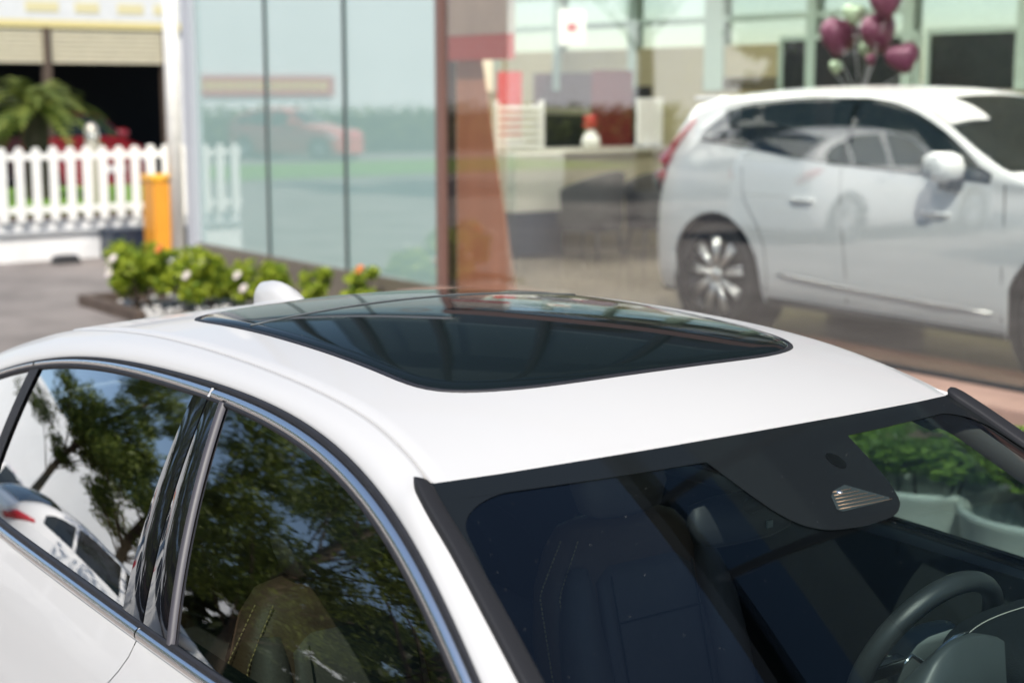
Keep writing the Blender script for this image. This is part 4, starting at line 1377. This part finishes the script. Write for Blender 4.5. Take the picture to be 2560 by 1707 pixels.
# balloon bouquet behind the SUV
bq = empty('balloon_bouquet', (-7.62, 8.8, .33))
tag(bq, 'purple and pale green foil balloon bouquet rising behind the SUV', 'balloons')
MB().lathe([(.001, 0), (.16, 0), (.14, .05), (.02, .07), (.012, 1.55), (.001, 1.56)], n=16).build('stand', M_BLACKPL, bq)
M_PURP = mat('purple_foil', (0.14, 0.040, 0.085), rough=0.28, spec=0.5, metal=0.2)
M_GRNF = mat('pale_green_foil', (0.35, 0.46, 0.33), rough=0.22, metal=0.3)
def heart(c, s, m, rz, tilt):
    mb = MB()
    V = []
    nu, nv = 14, 26
    for i in range(nu+1):
        th = math.pi*i/nu
        for k in range(nv):
            q = 2*math.pi*k/nv
            hx_ = 16*math.sin(q)**3/17
            hz_ = (13*math.cos(q)-5*math.cos(2*q)-2*math.cos(3*q)-math.cos(4*q))/17
            V.append((math.cos(th)*0.5, (hx_*.45+.55*math.sin(q)*.85)*math.sin(th)**0.8, (hz_*.45+.55*math.cos(q)*.85)*math.sin(th)**0.8))
    mb.add(V, grid_faces(nu+1, nv, close_v=True))
    o = mb.build('balloon', m, bq)
    o.scale = (s, s, s)
    o.location = c
    o.rotation_euler = (tilt, 0, rz)
    MB().tube([tuple(Vector(c)-Vector((0, 0, s*0.9))), (0, 0, 1.55)], .003, 5).build('balloon_string', M_ALU, bq)
for (dx, dy, z, s, m) in ((-.26, 0, 2.12, .22, M_PURP), (.14, .05, 2.15, .23, M_PURP), (.30, -.05, 2.40, .19, M_PURP), (.38, .1, 1.92, .17, M_PURP), (-.04, -.06, 2.30, .12, M_GRNF), (-.02, .12, 2.0, .11, M_GRNF), (-.20, -.1, 1.84, .08, M_GRNF), (.22, -.12, 1.90, .07, M_PURP)):
    heart((dx, dy, z), s, m, random.uniform(-.7, .3), random.uniform(-.35, .35))

# ================================================================== left of the showroom: fence, gatepost, garage
M_PICKET = mat('white_painted_timber', (0.85, 0.84, 0.80), rough=0.55, spec=0.3, var=0.05, vscale=8)
XFN = -15.94
wl = empty('low_wall', (XFN-.14, 4.0, 0))
tag(wl, 'low white wall under the picket fence', 'wall')
M_WALLW = mat('white_wall_paint', (0.80, 0.79, 0.77), rough=0.8, var=0.08, vscale=2)
box('wall_body', (-.09, -.25, 0), (.09, 2.6, .30), M_WALLW, wl)
box('wall_coping', (-.13, -.25, .30), (.13, 2.6, .36), mat('grey_coping', (0.40, 0.41, 0.42), rough=0.8, var=.1), wl, .01)
box('wall_upstand', (-.05, -.25, .36), (.05, 2.6, .46), M_WALLW, wl)
fn = empty('picket_fence', (XFN, 4.0, 0))
tag(fn, 'white picket fence with rounded tops on the low white wall', 'fence')
def picket_mesh():
    P = [(-.05, .47), (.05, .47), (.05, 1.27)]+[(.05*math.cos(a), 1.27+.05*math.sin(a)) for a in np.linspace(0, math.pi, 9)[1:-1]]+[(-.05, 1.27)]
    n = len(P)
    V = [(.0, y, z) for y, z in P]+[(.022, y, z) for y, z in P]
    F = [tuple(range(n))[::-1], tuple(range(n, 2*n))]+[(i, (i+1) % n, n+(i+1) % n, n+i) for i in range(n)]
    return V, F
V, F = picket_mesh()
p0 = mesh('picket', V, F, M_PICKET, fn, smooth=False)
p0.location = (0, -.16, 0)
for k in range(1, 12):
    c = p0.copy(); COL.objects.link(c); c.parent = fn
    c.location = (random.uniform(-.004, .004), -.16+.1995*k+random.uniform(-.006, .006), random.uniform(-.012, .008))
for z in (.56, 1.17):
    box('rail', (-.05, -.25, z), (-.002, 2.15, z+.075), M_PICKET, fn)
for y in (-.22, 1.25):
    box('post', (-.12, y, .46), (-.052, y+.07, 1.2), M_PICKET, fn)
ob = empty('barrier_box', (-15.25, 5.44, 0))
tag(ob, 'orange barrier machine box in front of the picket fence', 'barrier')
M_ORNG = mat('orange_paint', (0.62, 0.26, 0.025), rough=0.4, spec=0.5, var=.06, vscale=4)
box('cabinet', (-.16, -.14, .08), (.16, .14, .92), M_ORNG, ob, .012)
box('cabinet_lid', (-.175, -.155, .925), (.175, .155, 1.0), mat('lit_orange_lid', (0.80, 0.40, 0.03), rough=0.35), ob, .015)  # brightness of the top face put into a lighter copy of the orange
box('cabinet_plinth', (-.2, -.18, 0), (.2, .18, .08), M_NAVY, ob)
box('lid_lock', (.176, -.02, .945), (.182, .06, .965), M_BLACKPL, ob)
wp = empty('white_pole', (-15.1, 5.58, 0))
tag(wp, 'tall white pole beside the corner of the showroom glass', 'pole')
MB().tube([(0, 0, 0), (0, 0, 5.2)], .085, 20).build('shaft', M_PICKET, wp)
MB().lathe([(.14, 0), (.14, .03), (.09, .05)], n=20).build('foot_plate', M_ALU, wp)
nb = empty('navy_cabinet', (-15.7, 5.45, 0))
tag(nb, 'dark blue box on the ground behind the orange barrier', 'box')
box('box_body', (-.2, -.5, 0), (.2, .55, .33), M_NAVY, nb, .01)
box('box_lid', (-.21, -.51, .33), (.21, .56, .36), M_NAVY, nb, .01)
ws_ = empty('wheel_stop', (-15.55, 4.40, 0))
tag(ws_, 'short black rubber stop on the ground before the low wall', 'wheel stop')
MB().box((0, 0, .05), (.16, .34, .10), taper=.75).build('stop_body', M_BLACKPL, ws_, smooth=False, bevel=.015)
for y in (-.1, .1):
    MB().lathe([(.001, .108), (.02, .106), (.022, .095)], (0, y, 0), 12).build('bolt', M_ALU, ws_)
bo = empty('steel_bollard', (-18.8, 6.0, 0))
tag(bo, 'pale steel bollard with a round top behind the fence', 'bollard')
MB().lathe([(.09, 0), (.09, 1.42), (.08, 1.48), (.04, 1.52), (.001, 1.53)], n=20).build('post', mat('pale_steel', (.55, .5, .42), rough=.35, metal=.5), bo)
MB().lathe([(.093, 1.30), (.096, 1.32), (.096, 1.36), (.093, 1.38)], n=20).build('band', M_CHROME, bo)
vg = mesh('verge_grass', [(-22.5, 4.2, .45), (-17.2, 4.2, .45), (-17.2, 9.5, .45), (-22.5, 9.5, .45)], [(0, 1, 2, 3)], M_GRASS)
tag(vg, kind='structure')
vb = box('verge', (-22.5, 4.2, 0), (-17.2, 9.5, .446), mat('brown_soil', (.12, .085, .06), rough=.95, var=.3, vscale=8))
tag(vb, kind='structure')
# cycad
M_FROND = leaf_mat('cycad_green', (.07, .11, .02), (.24, .27, .06))
cy = empty('cycad_palm', (-20.0, 5.65, .45))
tag(cy, 'short cycad palm with arching fronds before the dark garage', 'palm')
MB().lathe([(.17, 0), (.19, .25), (.17, .6), (.19, 1.05), (.12, 1.27), (.02, 1.34)], n=16).build('trunk', mat('palm_trunk', (.06, .05, .035), rough=.95, bump=.8, bscale=30, var=.4, vscale=20), cy)
V, F = [], []
for k in range(58):
    az = random.uniform(0, 2*math.pi); el = random.uniform(R(-5), R(72)); L = random.uniform(.85, 1.2)
    d = Vector((math.cos(az), math.sin(az), 0))
    side = Vector((-math.sin(az), math.cos(az), 0))
    prev = Vector((0, 0, 1.28))
    for i in range(14):
        t = (i+1)/14
        p = Vector((0, 0, 1.28))+d*(L*math.cos(el)*t+.02)+Vector((0, 0, L*(math.sin(el)*t-.62*t*t)))
        wd = .20*math.sin(math.pi*min(.98, .12+.82*t))
        for sg in (-1, 1):
            tip = p+side*sg*wd+d*.07-Vector((0, 0, .02))
            o = len(V)
            V += [tuple(prev), tuple(p), tuple(tip)]
            F.append((o, o+1, o+2))
        prev = p
mesh('fronds', V, F, M_FROND, cy, smooth=False)
# garage with shutters rolled up
ga = empty('garage_building', (-26.0, 0, 0))
tag(ga, 'open dark garage with cream awning panels behind the fence', 'building')
M_CREAM2 = mat('cream_shutter', (.64, .58, .42), rough=.6, var=.05)
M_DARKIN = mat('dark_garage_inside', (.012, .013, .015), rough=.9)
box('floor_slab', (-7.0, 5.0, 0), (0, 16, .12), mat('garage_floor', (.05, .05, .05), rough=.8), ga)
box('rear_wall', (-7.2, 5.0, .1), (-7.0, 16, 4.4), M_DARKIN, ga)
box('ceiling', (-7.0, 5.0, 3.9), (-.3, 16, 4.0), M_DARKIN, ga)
for y0, y1 in ((5.15, 7.90), (8.03, 10.16)):
    sh = box('shutter', (-.05, y0, 2.45), (.0, y1, 3.05), M_CREAM2, ga)
    for k in range(7):
        box('shutter_slat', (.002, y0, 2.45+k*.085), (.022, y1, 2.45+k*.085+.06), M_CREAM2, sh)
for y in (5.07, 7.96, 10.22):
    box('post', (-.12, y-.06, 0), (.08, y+.06, 3.08), mat('brown_post', (.10, .07, .05), rough=.7), ga)
box('fascia', (-.1, 5.0, 3.2), (.05, 16, 5.2), mat('white_fascia', (.74, .74, .72), rough=.6, var=.05), ga)
box('fascia_edge', (-.1, 5.0, 3.07), (.06, 16, 3.197), mat('yellow_edge', (.78, .66, .30), rough=.5), ga)
for k, (y, w) in enumerate(((5.9, .5), (6.7, .4), (7.6, .6), (8.5, .45), (9.3, .5), (10.0, .4))):
    box('fascia_letter', (.052, y, 3.34), (.062, y+w, 3.52), mat('faded_yellow', (.74, .66, .38), rough=.6), ga)
box('side_wall', (-.4, 10.30, 0), (-.02, 16, 3.06), M_WALLW, ga)
mk_small = dict(
    top=[(-.75, .62), (-.72, .88), (-.66, 1.0), (-.35, 1.28), (.05, 1.42), (.6, 1.48), (1.1, 1.47), (1.4, 1.40), (2.05, 1.0), (2.2, .95), (2.9, .84), (3.2, .62)],
    belt=[(-.75, .60), (-.72, .84), (-.6, .93), (0, .95), (1.2, .92), (2.1, .90), (2.9, .80), (3.2, .60)],
    hw=.86, xr=-.75, xf=3.2, wb=2.55, wr=.31, z0=.19, tumble=.38,
    windows=[('rear_quarter_window', -.32, .10, [(-.4, 1.02), (.2, 1.0)], [(-.4, 1.06), (-.2, 1.22), (.12, 1.33)]), ('rear_door_window', .15, .82, [(0, 1.0), (1, .97)], [(.1, 1.33), (.4, 1.385), (.9, 1.40)]), ('front_door_window', .90, 1.78, [(.8, .97), (1.8, .95)], [(.8, 1.40), (1.1, 1.39), (1.35, 1.33), (1.8, 1.0)])],
    screens=[('windshield', 1.42, 2.02, .93, .97), ('rear_window', -.62, -.1, .85, .90)],
    lamps=[([(-.70, .80, .98, 0), (-.62, .88, 1.0, .004), (-.42, .96, 1.0, .003)], [.05, .065, .02], 'tail_lamp', M_REDLENS), ([(3.1, .62, .95, 0), (2.95, .68, 1.0, .003), (2.75, .74, 1.0, .003)], [.04, .05, .02], 'headlamp', M_CLEARLENS)],
    mirror=(1.62, .96), handles=[(.55, .82), (1.45, .80)],
    shuts=[[(.86, .95), (.88, .6), (.88, .25)], [(1.85, .93), (1.9, .6), (1.9, .25)]])
M_REDCAR = mat('dark_red_paint', (.20, .012, .018), rough=.3, coat=.8)
rc = make_car('garage_car', 'dark red car parked inside the garage behind the cycad', 'car', (-27.9, 8.55, .12), R(0), dict(mk_small, paint=M_REDCAR))
box('number_plate', (3.255, -.25, .42), (3.27, .25, .54), M_WHITEP, rc)

# ================================================================== planting by the showroom
L_BRIGHT = leaf_mat('bright_leaf', (.10, .18, .012), (.44, .50, .04))
L_GREEN = leaf_mat('fresh_green_leaf', (.08, .17, .02), (.32, .46, .07))
L_DARK = leaf_mat('dark_tree_leaf', (.045, .075, .012), (.22, .27, .04))
M_STEM = mat('woody_stem', (.10, .07, .045), rough=.9)
M_PETAL = mat('white_petal', (.74, .66, .62), rough=.6)
M_PETALO = mat('orange_petal', (.75, .22, .05), rough=.6)
def shrub(name, label, loc, rx, h, n, leaf, size, flowers=0, orange=0, group=None, cat='shrub'):
    s = empty(name, loc)
    tag(s, label, cat, group)
    cs, rs = [], []
    for _ in range(16):
        a = random.uniform(0, 6.28); r = rx*math.sqrt(random.random())*.75
        cs.append((r*math.cos(a), r*math.sin(a), h*random.uniform(.30, .86)))
        rs.append(rx*random.uniform(.28, .46))
    V, F = leaves(cs, rs, n, size, squash=.8, up=.5)
    V[:, 2] = np.maximum(V[:, 2], .01)
    mesh('foliage', V, F, leaf, s, smooth=False)
    st_ = MB()
    for c in cs[:9]:
        st_.tube([(c[0]*.2, c[1]*.2, 0), (c[0]*.6, c[1]*.6, c[2]*.5), c], [.012, .009, .004], 5)
    st_.build('stems', M_STEM, s)
    for k in range(flowers+orange):
        a = random.uniform(2.2, 6.8); zz = h*random.uniform(.45, .85)
        if k >= flowers: a = random.uniform(5.2, 6.6); zz = h*.95
        fl_ = MB()
        c = (rx*.85*math.cos(a), rx*.85*math.sin(a), zz)
        for q in range(6):
            b = q*math.pi/3
            fl_.ball((c[0]+.024*math.cos(b), c[1]+.024*math.sin(b)*.7, c[2]+.024*math.sin(b)), (.024, .024, .014), 5, 8)
        fl_.ball(c, .014, 5, 8)
        fl_.build('flower', M_PETALO if k >= flowers else M_PETAL, s)
    return s
GB = 'flowering shrubs by the left glass'
shrub('flowering_shrub', 'bright green flowering shrub at the street end of the bed, below the orange barrier', (-11.25, 3.55, 0), .34, .62, 2300, L_BRIGHT, .036, 3, 1, GB)
shrub('flowering_shrub', 'bright green shrub with white blossoms, second from the orange barrier', (-11.05, 4.05, 0), .36, .56, 2200, L_BRIGHT, .036, 4, 0, GB)
shrub('flowering_shrub', 'bright green shrub with white blossoms behind the roof aerial', (-10.75, 4.48, 0), .28, .44, 1500, L_BRIGHT, .036, 3, 0, GB)
shrub('flowering_shrub', 'leafy green shrub just right of the roof aerial', (-10.45, 4.85, 0), .16, .40, 500, L_BRIGHT, .034, 0, 0, GB)
shrub('flowering_shrub', 'smallest green shrub at the foot of the glass, its tip above the sunroof', (-9.85, 5.0, 0), .20, .46, 900, L_BRIGHT, .03, 0, 1, GB)
bedge = empty('bed_edging', (-11.2, 3.28, 0))
tag(bedge, 'dark timber edging around the flowering shrub bed', 'edging')
box('timber', (-.75, -.05, 0), (.55, .05, .10), mat('dark_timber', (.09, .065, .05), rough=.85, var=.3, vscale=12), bedge, .008)
box('timber', (-.82, -.05, 0), (-.752, 1.6, .10), MATS['dark_timber'], bedge, .008)
M_PEB = mat('pale_pebble', (.50, .49, .47), rough=.8, var=.25, vscale=4)
pb = MB()
for _ in range(260):
    c = (random.uniform(-11.85, -9.6), random.uniform(3.36, 4.95), random.uniform(.01, .05))
    pb.ball(c, (random.uniform(.02, .05), random.uniform(.02, .05), random.uniform(.012, .028)), 4, 7, .1)
tag(pb.build('pebble_gravel', M_PEB), 'pale pebbles under the flowering shrubs', 'pebbles', kind='stuff')

M_POT = mat('white_planter', (.70, .72, .70), rough=.5, var=.06, vscale=3)
pots = [(-2.72, 3.25, .24, 'low white planter at the far end of the row, seen past the sensor block'), (-2.12, 3.15, .30, 'white planter with a leafy bush in the middle of the far door window'), (-1.52, 3.12, .42, 'white planter with a leafy bush, straight above the steering wheel'), (-.92, 3.12, .42, 'white planter with a leafy bush behind the instrument hood')]
for (x, y, hh, lb) in pots:
    p = shrub('potted_bush', lb, (x, y, 0), .36, 1.0, 3600, L_GREEN, .036, 0, 0, 'planters in a row beside the far side of the car', 'planter')
    for ch in p.children:
        if ch.name.startswith('foliage'):
            co = np.empty(len(ch.data.vertices)*3); ch.data.vertices.foreach_get('co', co)
            co = co.reshape(-1, 3); co[:, 2] = .30+co[:, 2]*(hh+.03)
            ch.data.vertices.foreach_set('co', co.ravel())
        else:
            ch.scale = (1, 1, .7)
    MB().lathe([(.001, .0), (.20, .0), (.23, .03), (.30, .28), (.315, .36), (.325, .38), (.315, .395), (.29, .39), (.28, .32), (.001, .31)], n=32).build('pot', M_POT, p)

# ================================================================== the street side, seen mirrored in the glass and the windows
def tree(name, label, loc, h, cr, cz, n, size, leafm, group=None, trunk_r=.16, droop=False):
    t = empty(name, loc)
    tag(t, label, 'tree', group)
    tr = MB()
    tr.tube([(0, 0, 0), (.05, .03, h*.25), (-.03, .05, h*.5), (.04, 0, h*.8), (0, 0, h*.95)], [trunk_r*1.2, trunk_r, trunk_r*.8, trunk_r*.45, trunk_r*.15], 10)
    cs, rs = [], []
    for k in range(46):
        a = random.uniform(0, 6.283); u = random.uniform(-1, 1); r = cr*(random.random()**.45)
        q = math.sqrt(max(0, 1-u*u))
        c = (r*q*math.cos(a), r*q*math.sin(a), cz+u*(h-cz)*.92*(1 if u > 0 else .75))
        cs.append(c)
        rs.append(cr*random.uniform(.16, .34))
        if k < 26:
            z0 = max(h*.22, c[2]-cr*.6)
            tr.tube([(0, 0, z0), (c[0]*.5, c[1]*.5, (z0+c[2])*.5+.1), c], [trunk_r*.22, trunk_r*.12, trunk_r*.04], 6)
    tr.build('trunk', M_STEM, t)
    V, F = leaves(cs, rs, n, size, squash=.55, up=.4, shell=.25, aspect=3.2)
    mesh('crown', V, F, leafm, t, smooth=False)
    return t
GT = 'street trees mirrored in the car windows'
tree('street_tree', 'dark spreading tree mirrored in the rear door window', (-19.5, -10.4, 0), 9.6, 3.5, 5.6, 26000, .065, L_DARK, GT)
tree('street_tree', 'dark spreading tree mirrored in the front door window', (-11.8, -8.6, 0), 8.2, 3.0, 4.9, 15000, .05, L_DARK, GT)
tree('street_tree', 'dark tree mirrored in the lower front corner of the front door window', (-6.4, -7.0, 0), 6.4, 1.9, 3.9, 11000, .038, L_DARK, GT)
tree('street_tree', 'dark feathery tree mirrored at the rear edge of the rear door window', (-22.0, -8.0, 0), 9.2, 2.6, 5.8, 18000, .06, L_DARK, GT)
hatch = make_car('white_hatchback', 'white hatchback mirrored in the showroom glass over the SUV doors', 'car', (-12.8, -2.9, 0), R(-90), dict(mk_small, paint=mat('hatch_white_paint', (.84, .83, .81), rough=.4, coat=.5)))
make_car('white_parked_car', 'white car mirrored low in the front door window', 'car', (-8.3, -3.6, 0), R(-90), dict(mk_small, paint=MATS['hatch_white_paint']))
redc = make_car('red_street_car', 'red car mirrored in the left glass panes', 'car', (-40.0, -8.6, 0), R(-28), dict(mk_small, paint=mat('bright_red_paint', (.60, .05, .04), rough=.35, coat=.6)))
ver = mesh('street_lawn', [(-36, -14.5, .02), (-29.5, -14.5, .02), (-29.5, -2.5, .02), (-36, -2.5, .02)], [(0, 1, 2, 3)], M_GRASS)
tag(ver, kind='structure')
hdg = empty('clipped_hedge', (-41.5, -14, 0))
tag(hdg, 'dark hedge mirrored in the left glass panes behind the red car', 'hedge')
V, F = leaves([(0, y, .8) for y in np.arange(-12, 12, .55)], [.75]*len(np.arange(-12, 12, .55)), 7000, .12, squash=1.0, shell=.6)
mesh('foliage', V, F, L_DARK, hdg, smooth=False)
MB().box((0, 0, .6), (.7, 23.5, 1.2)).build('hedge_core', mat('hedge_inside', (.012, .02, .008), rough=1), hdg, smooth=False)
wb_ = empty('white_street_building', (-46.0, 0, 0))
tag(wb_, 'white street building with a red banner, mirrored in the glass', 'building')
M_WB = mat('street_white_plaster', (.84, .84, .83), rough=.8, var=.04, vscale=.4)
box('facade', (-8, -46, 0), (0, -3, 8.6), M_WB, wb_)
bn = box('banner', (.06, -14.4, 1.78), (.09, -8.4, 2.45), mat('banner_red', (.55, .03, .03), rough=.6), wb_)
for k in range(16):
    box('banner_mark', (.091, -14.1+k*.35, 1.97), (.1, -13.88+k*.35, 2.27), mat('banner_yellow', (.80, .58, .12), rough=.6), bn)
t_ = MB()
V = []
for i in range(32):
    a = 2*math.pi*i/32
    for j in range(8):
        b = 2*math.pi*j/8
        r = .62+.14*math.cos(b)
        V.append((.2*math.sin(b)-.5, -17.2+r*math.cos(a), 10.0+r*math.sin(a)))
t_.add(V, grid_faces(32, 8, close_u=True, close_v=True))
t_.build('sign_letter', M_REDP0, wb_)
x_ = MB()
for sg in (-1, 1):
    x_.box((-.5, -19.9, 10.0), (.3, .28, 1.7), M=Matrix.Rotation(sg*R(35), 4, 'X'))
x_.build('sign_letter', M_REDP0, wb_, smooth=False)
for y in (-17.2, -19.9):
    MB().tube([(-.5, y, 8.5), (-.5, y, 9.2)], .06, 8).build('sign_post', M_ALU, wb_)

L_ROW = leaf_mat('deep_green_leaf', (.020, .034, .010), (.09, .11, .03))
GW = 'row of dark street trees mirrored across the showroom glass'
for k, (x, y, h_) in enumerate(((-27, -21, 7.5), (-22.5, -20, 8.5), (-18, -21, 8.0), (-13.5, -20, 8.6), (-9.5, -21, 7.6), (-5, -20, 8.4))):
    tree('street_tree', 'dense dark street tree mirrored in the showroom, %s in the row from the white building' % ('first', 'second', 'third', 'fourth', 'fifth', 'last')[k], (x, y, 0), h_, 3.5, 3.2, 9000, .26, L_ROW, GW, .2)

th = empty('added_hedge', (-16.5, -18.6, 0))  # added off-camera hedge, darkens what the glass mirrors over the SUV windows
tag(th, 'added tall dark hedge before the tree row, darkening the showroom glass reflection', 'hedge')
ys_ = np.arange(-13.5, 13.6, .6)
V, F = leaves([(x, 0, z) for x in ys_ for z in (.7, 1.7)], [.85]*(2*len(ys_)), 9000, .16, squash=1.0, shell=.55)
V[:, 2] = np.maximum(V[:, 2], .02)
mesh('foliage', V, F, L_ROW, th, smooth=False)
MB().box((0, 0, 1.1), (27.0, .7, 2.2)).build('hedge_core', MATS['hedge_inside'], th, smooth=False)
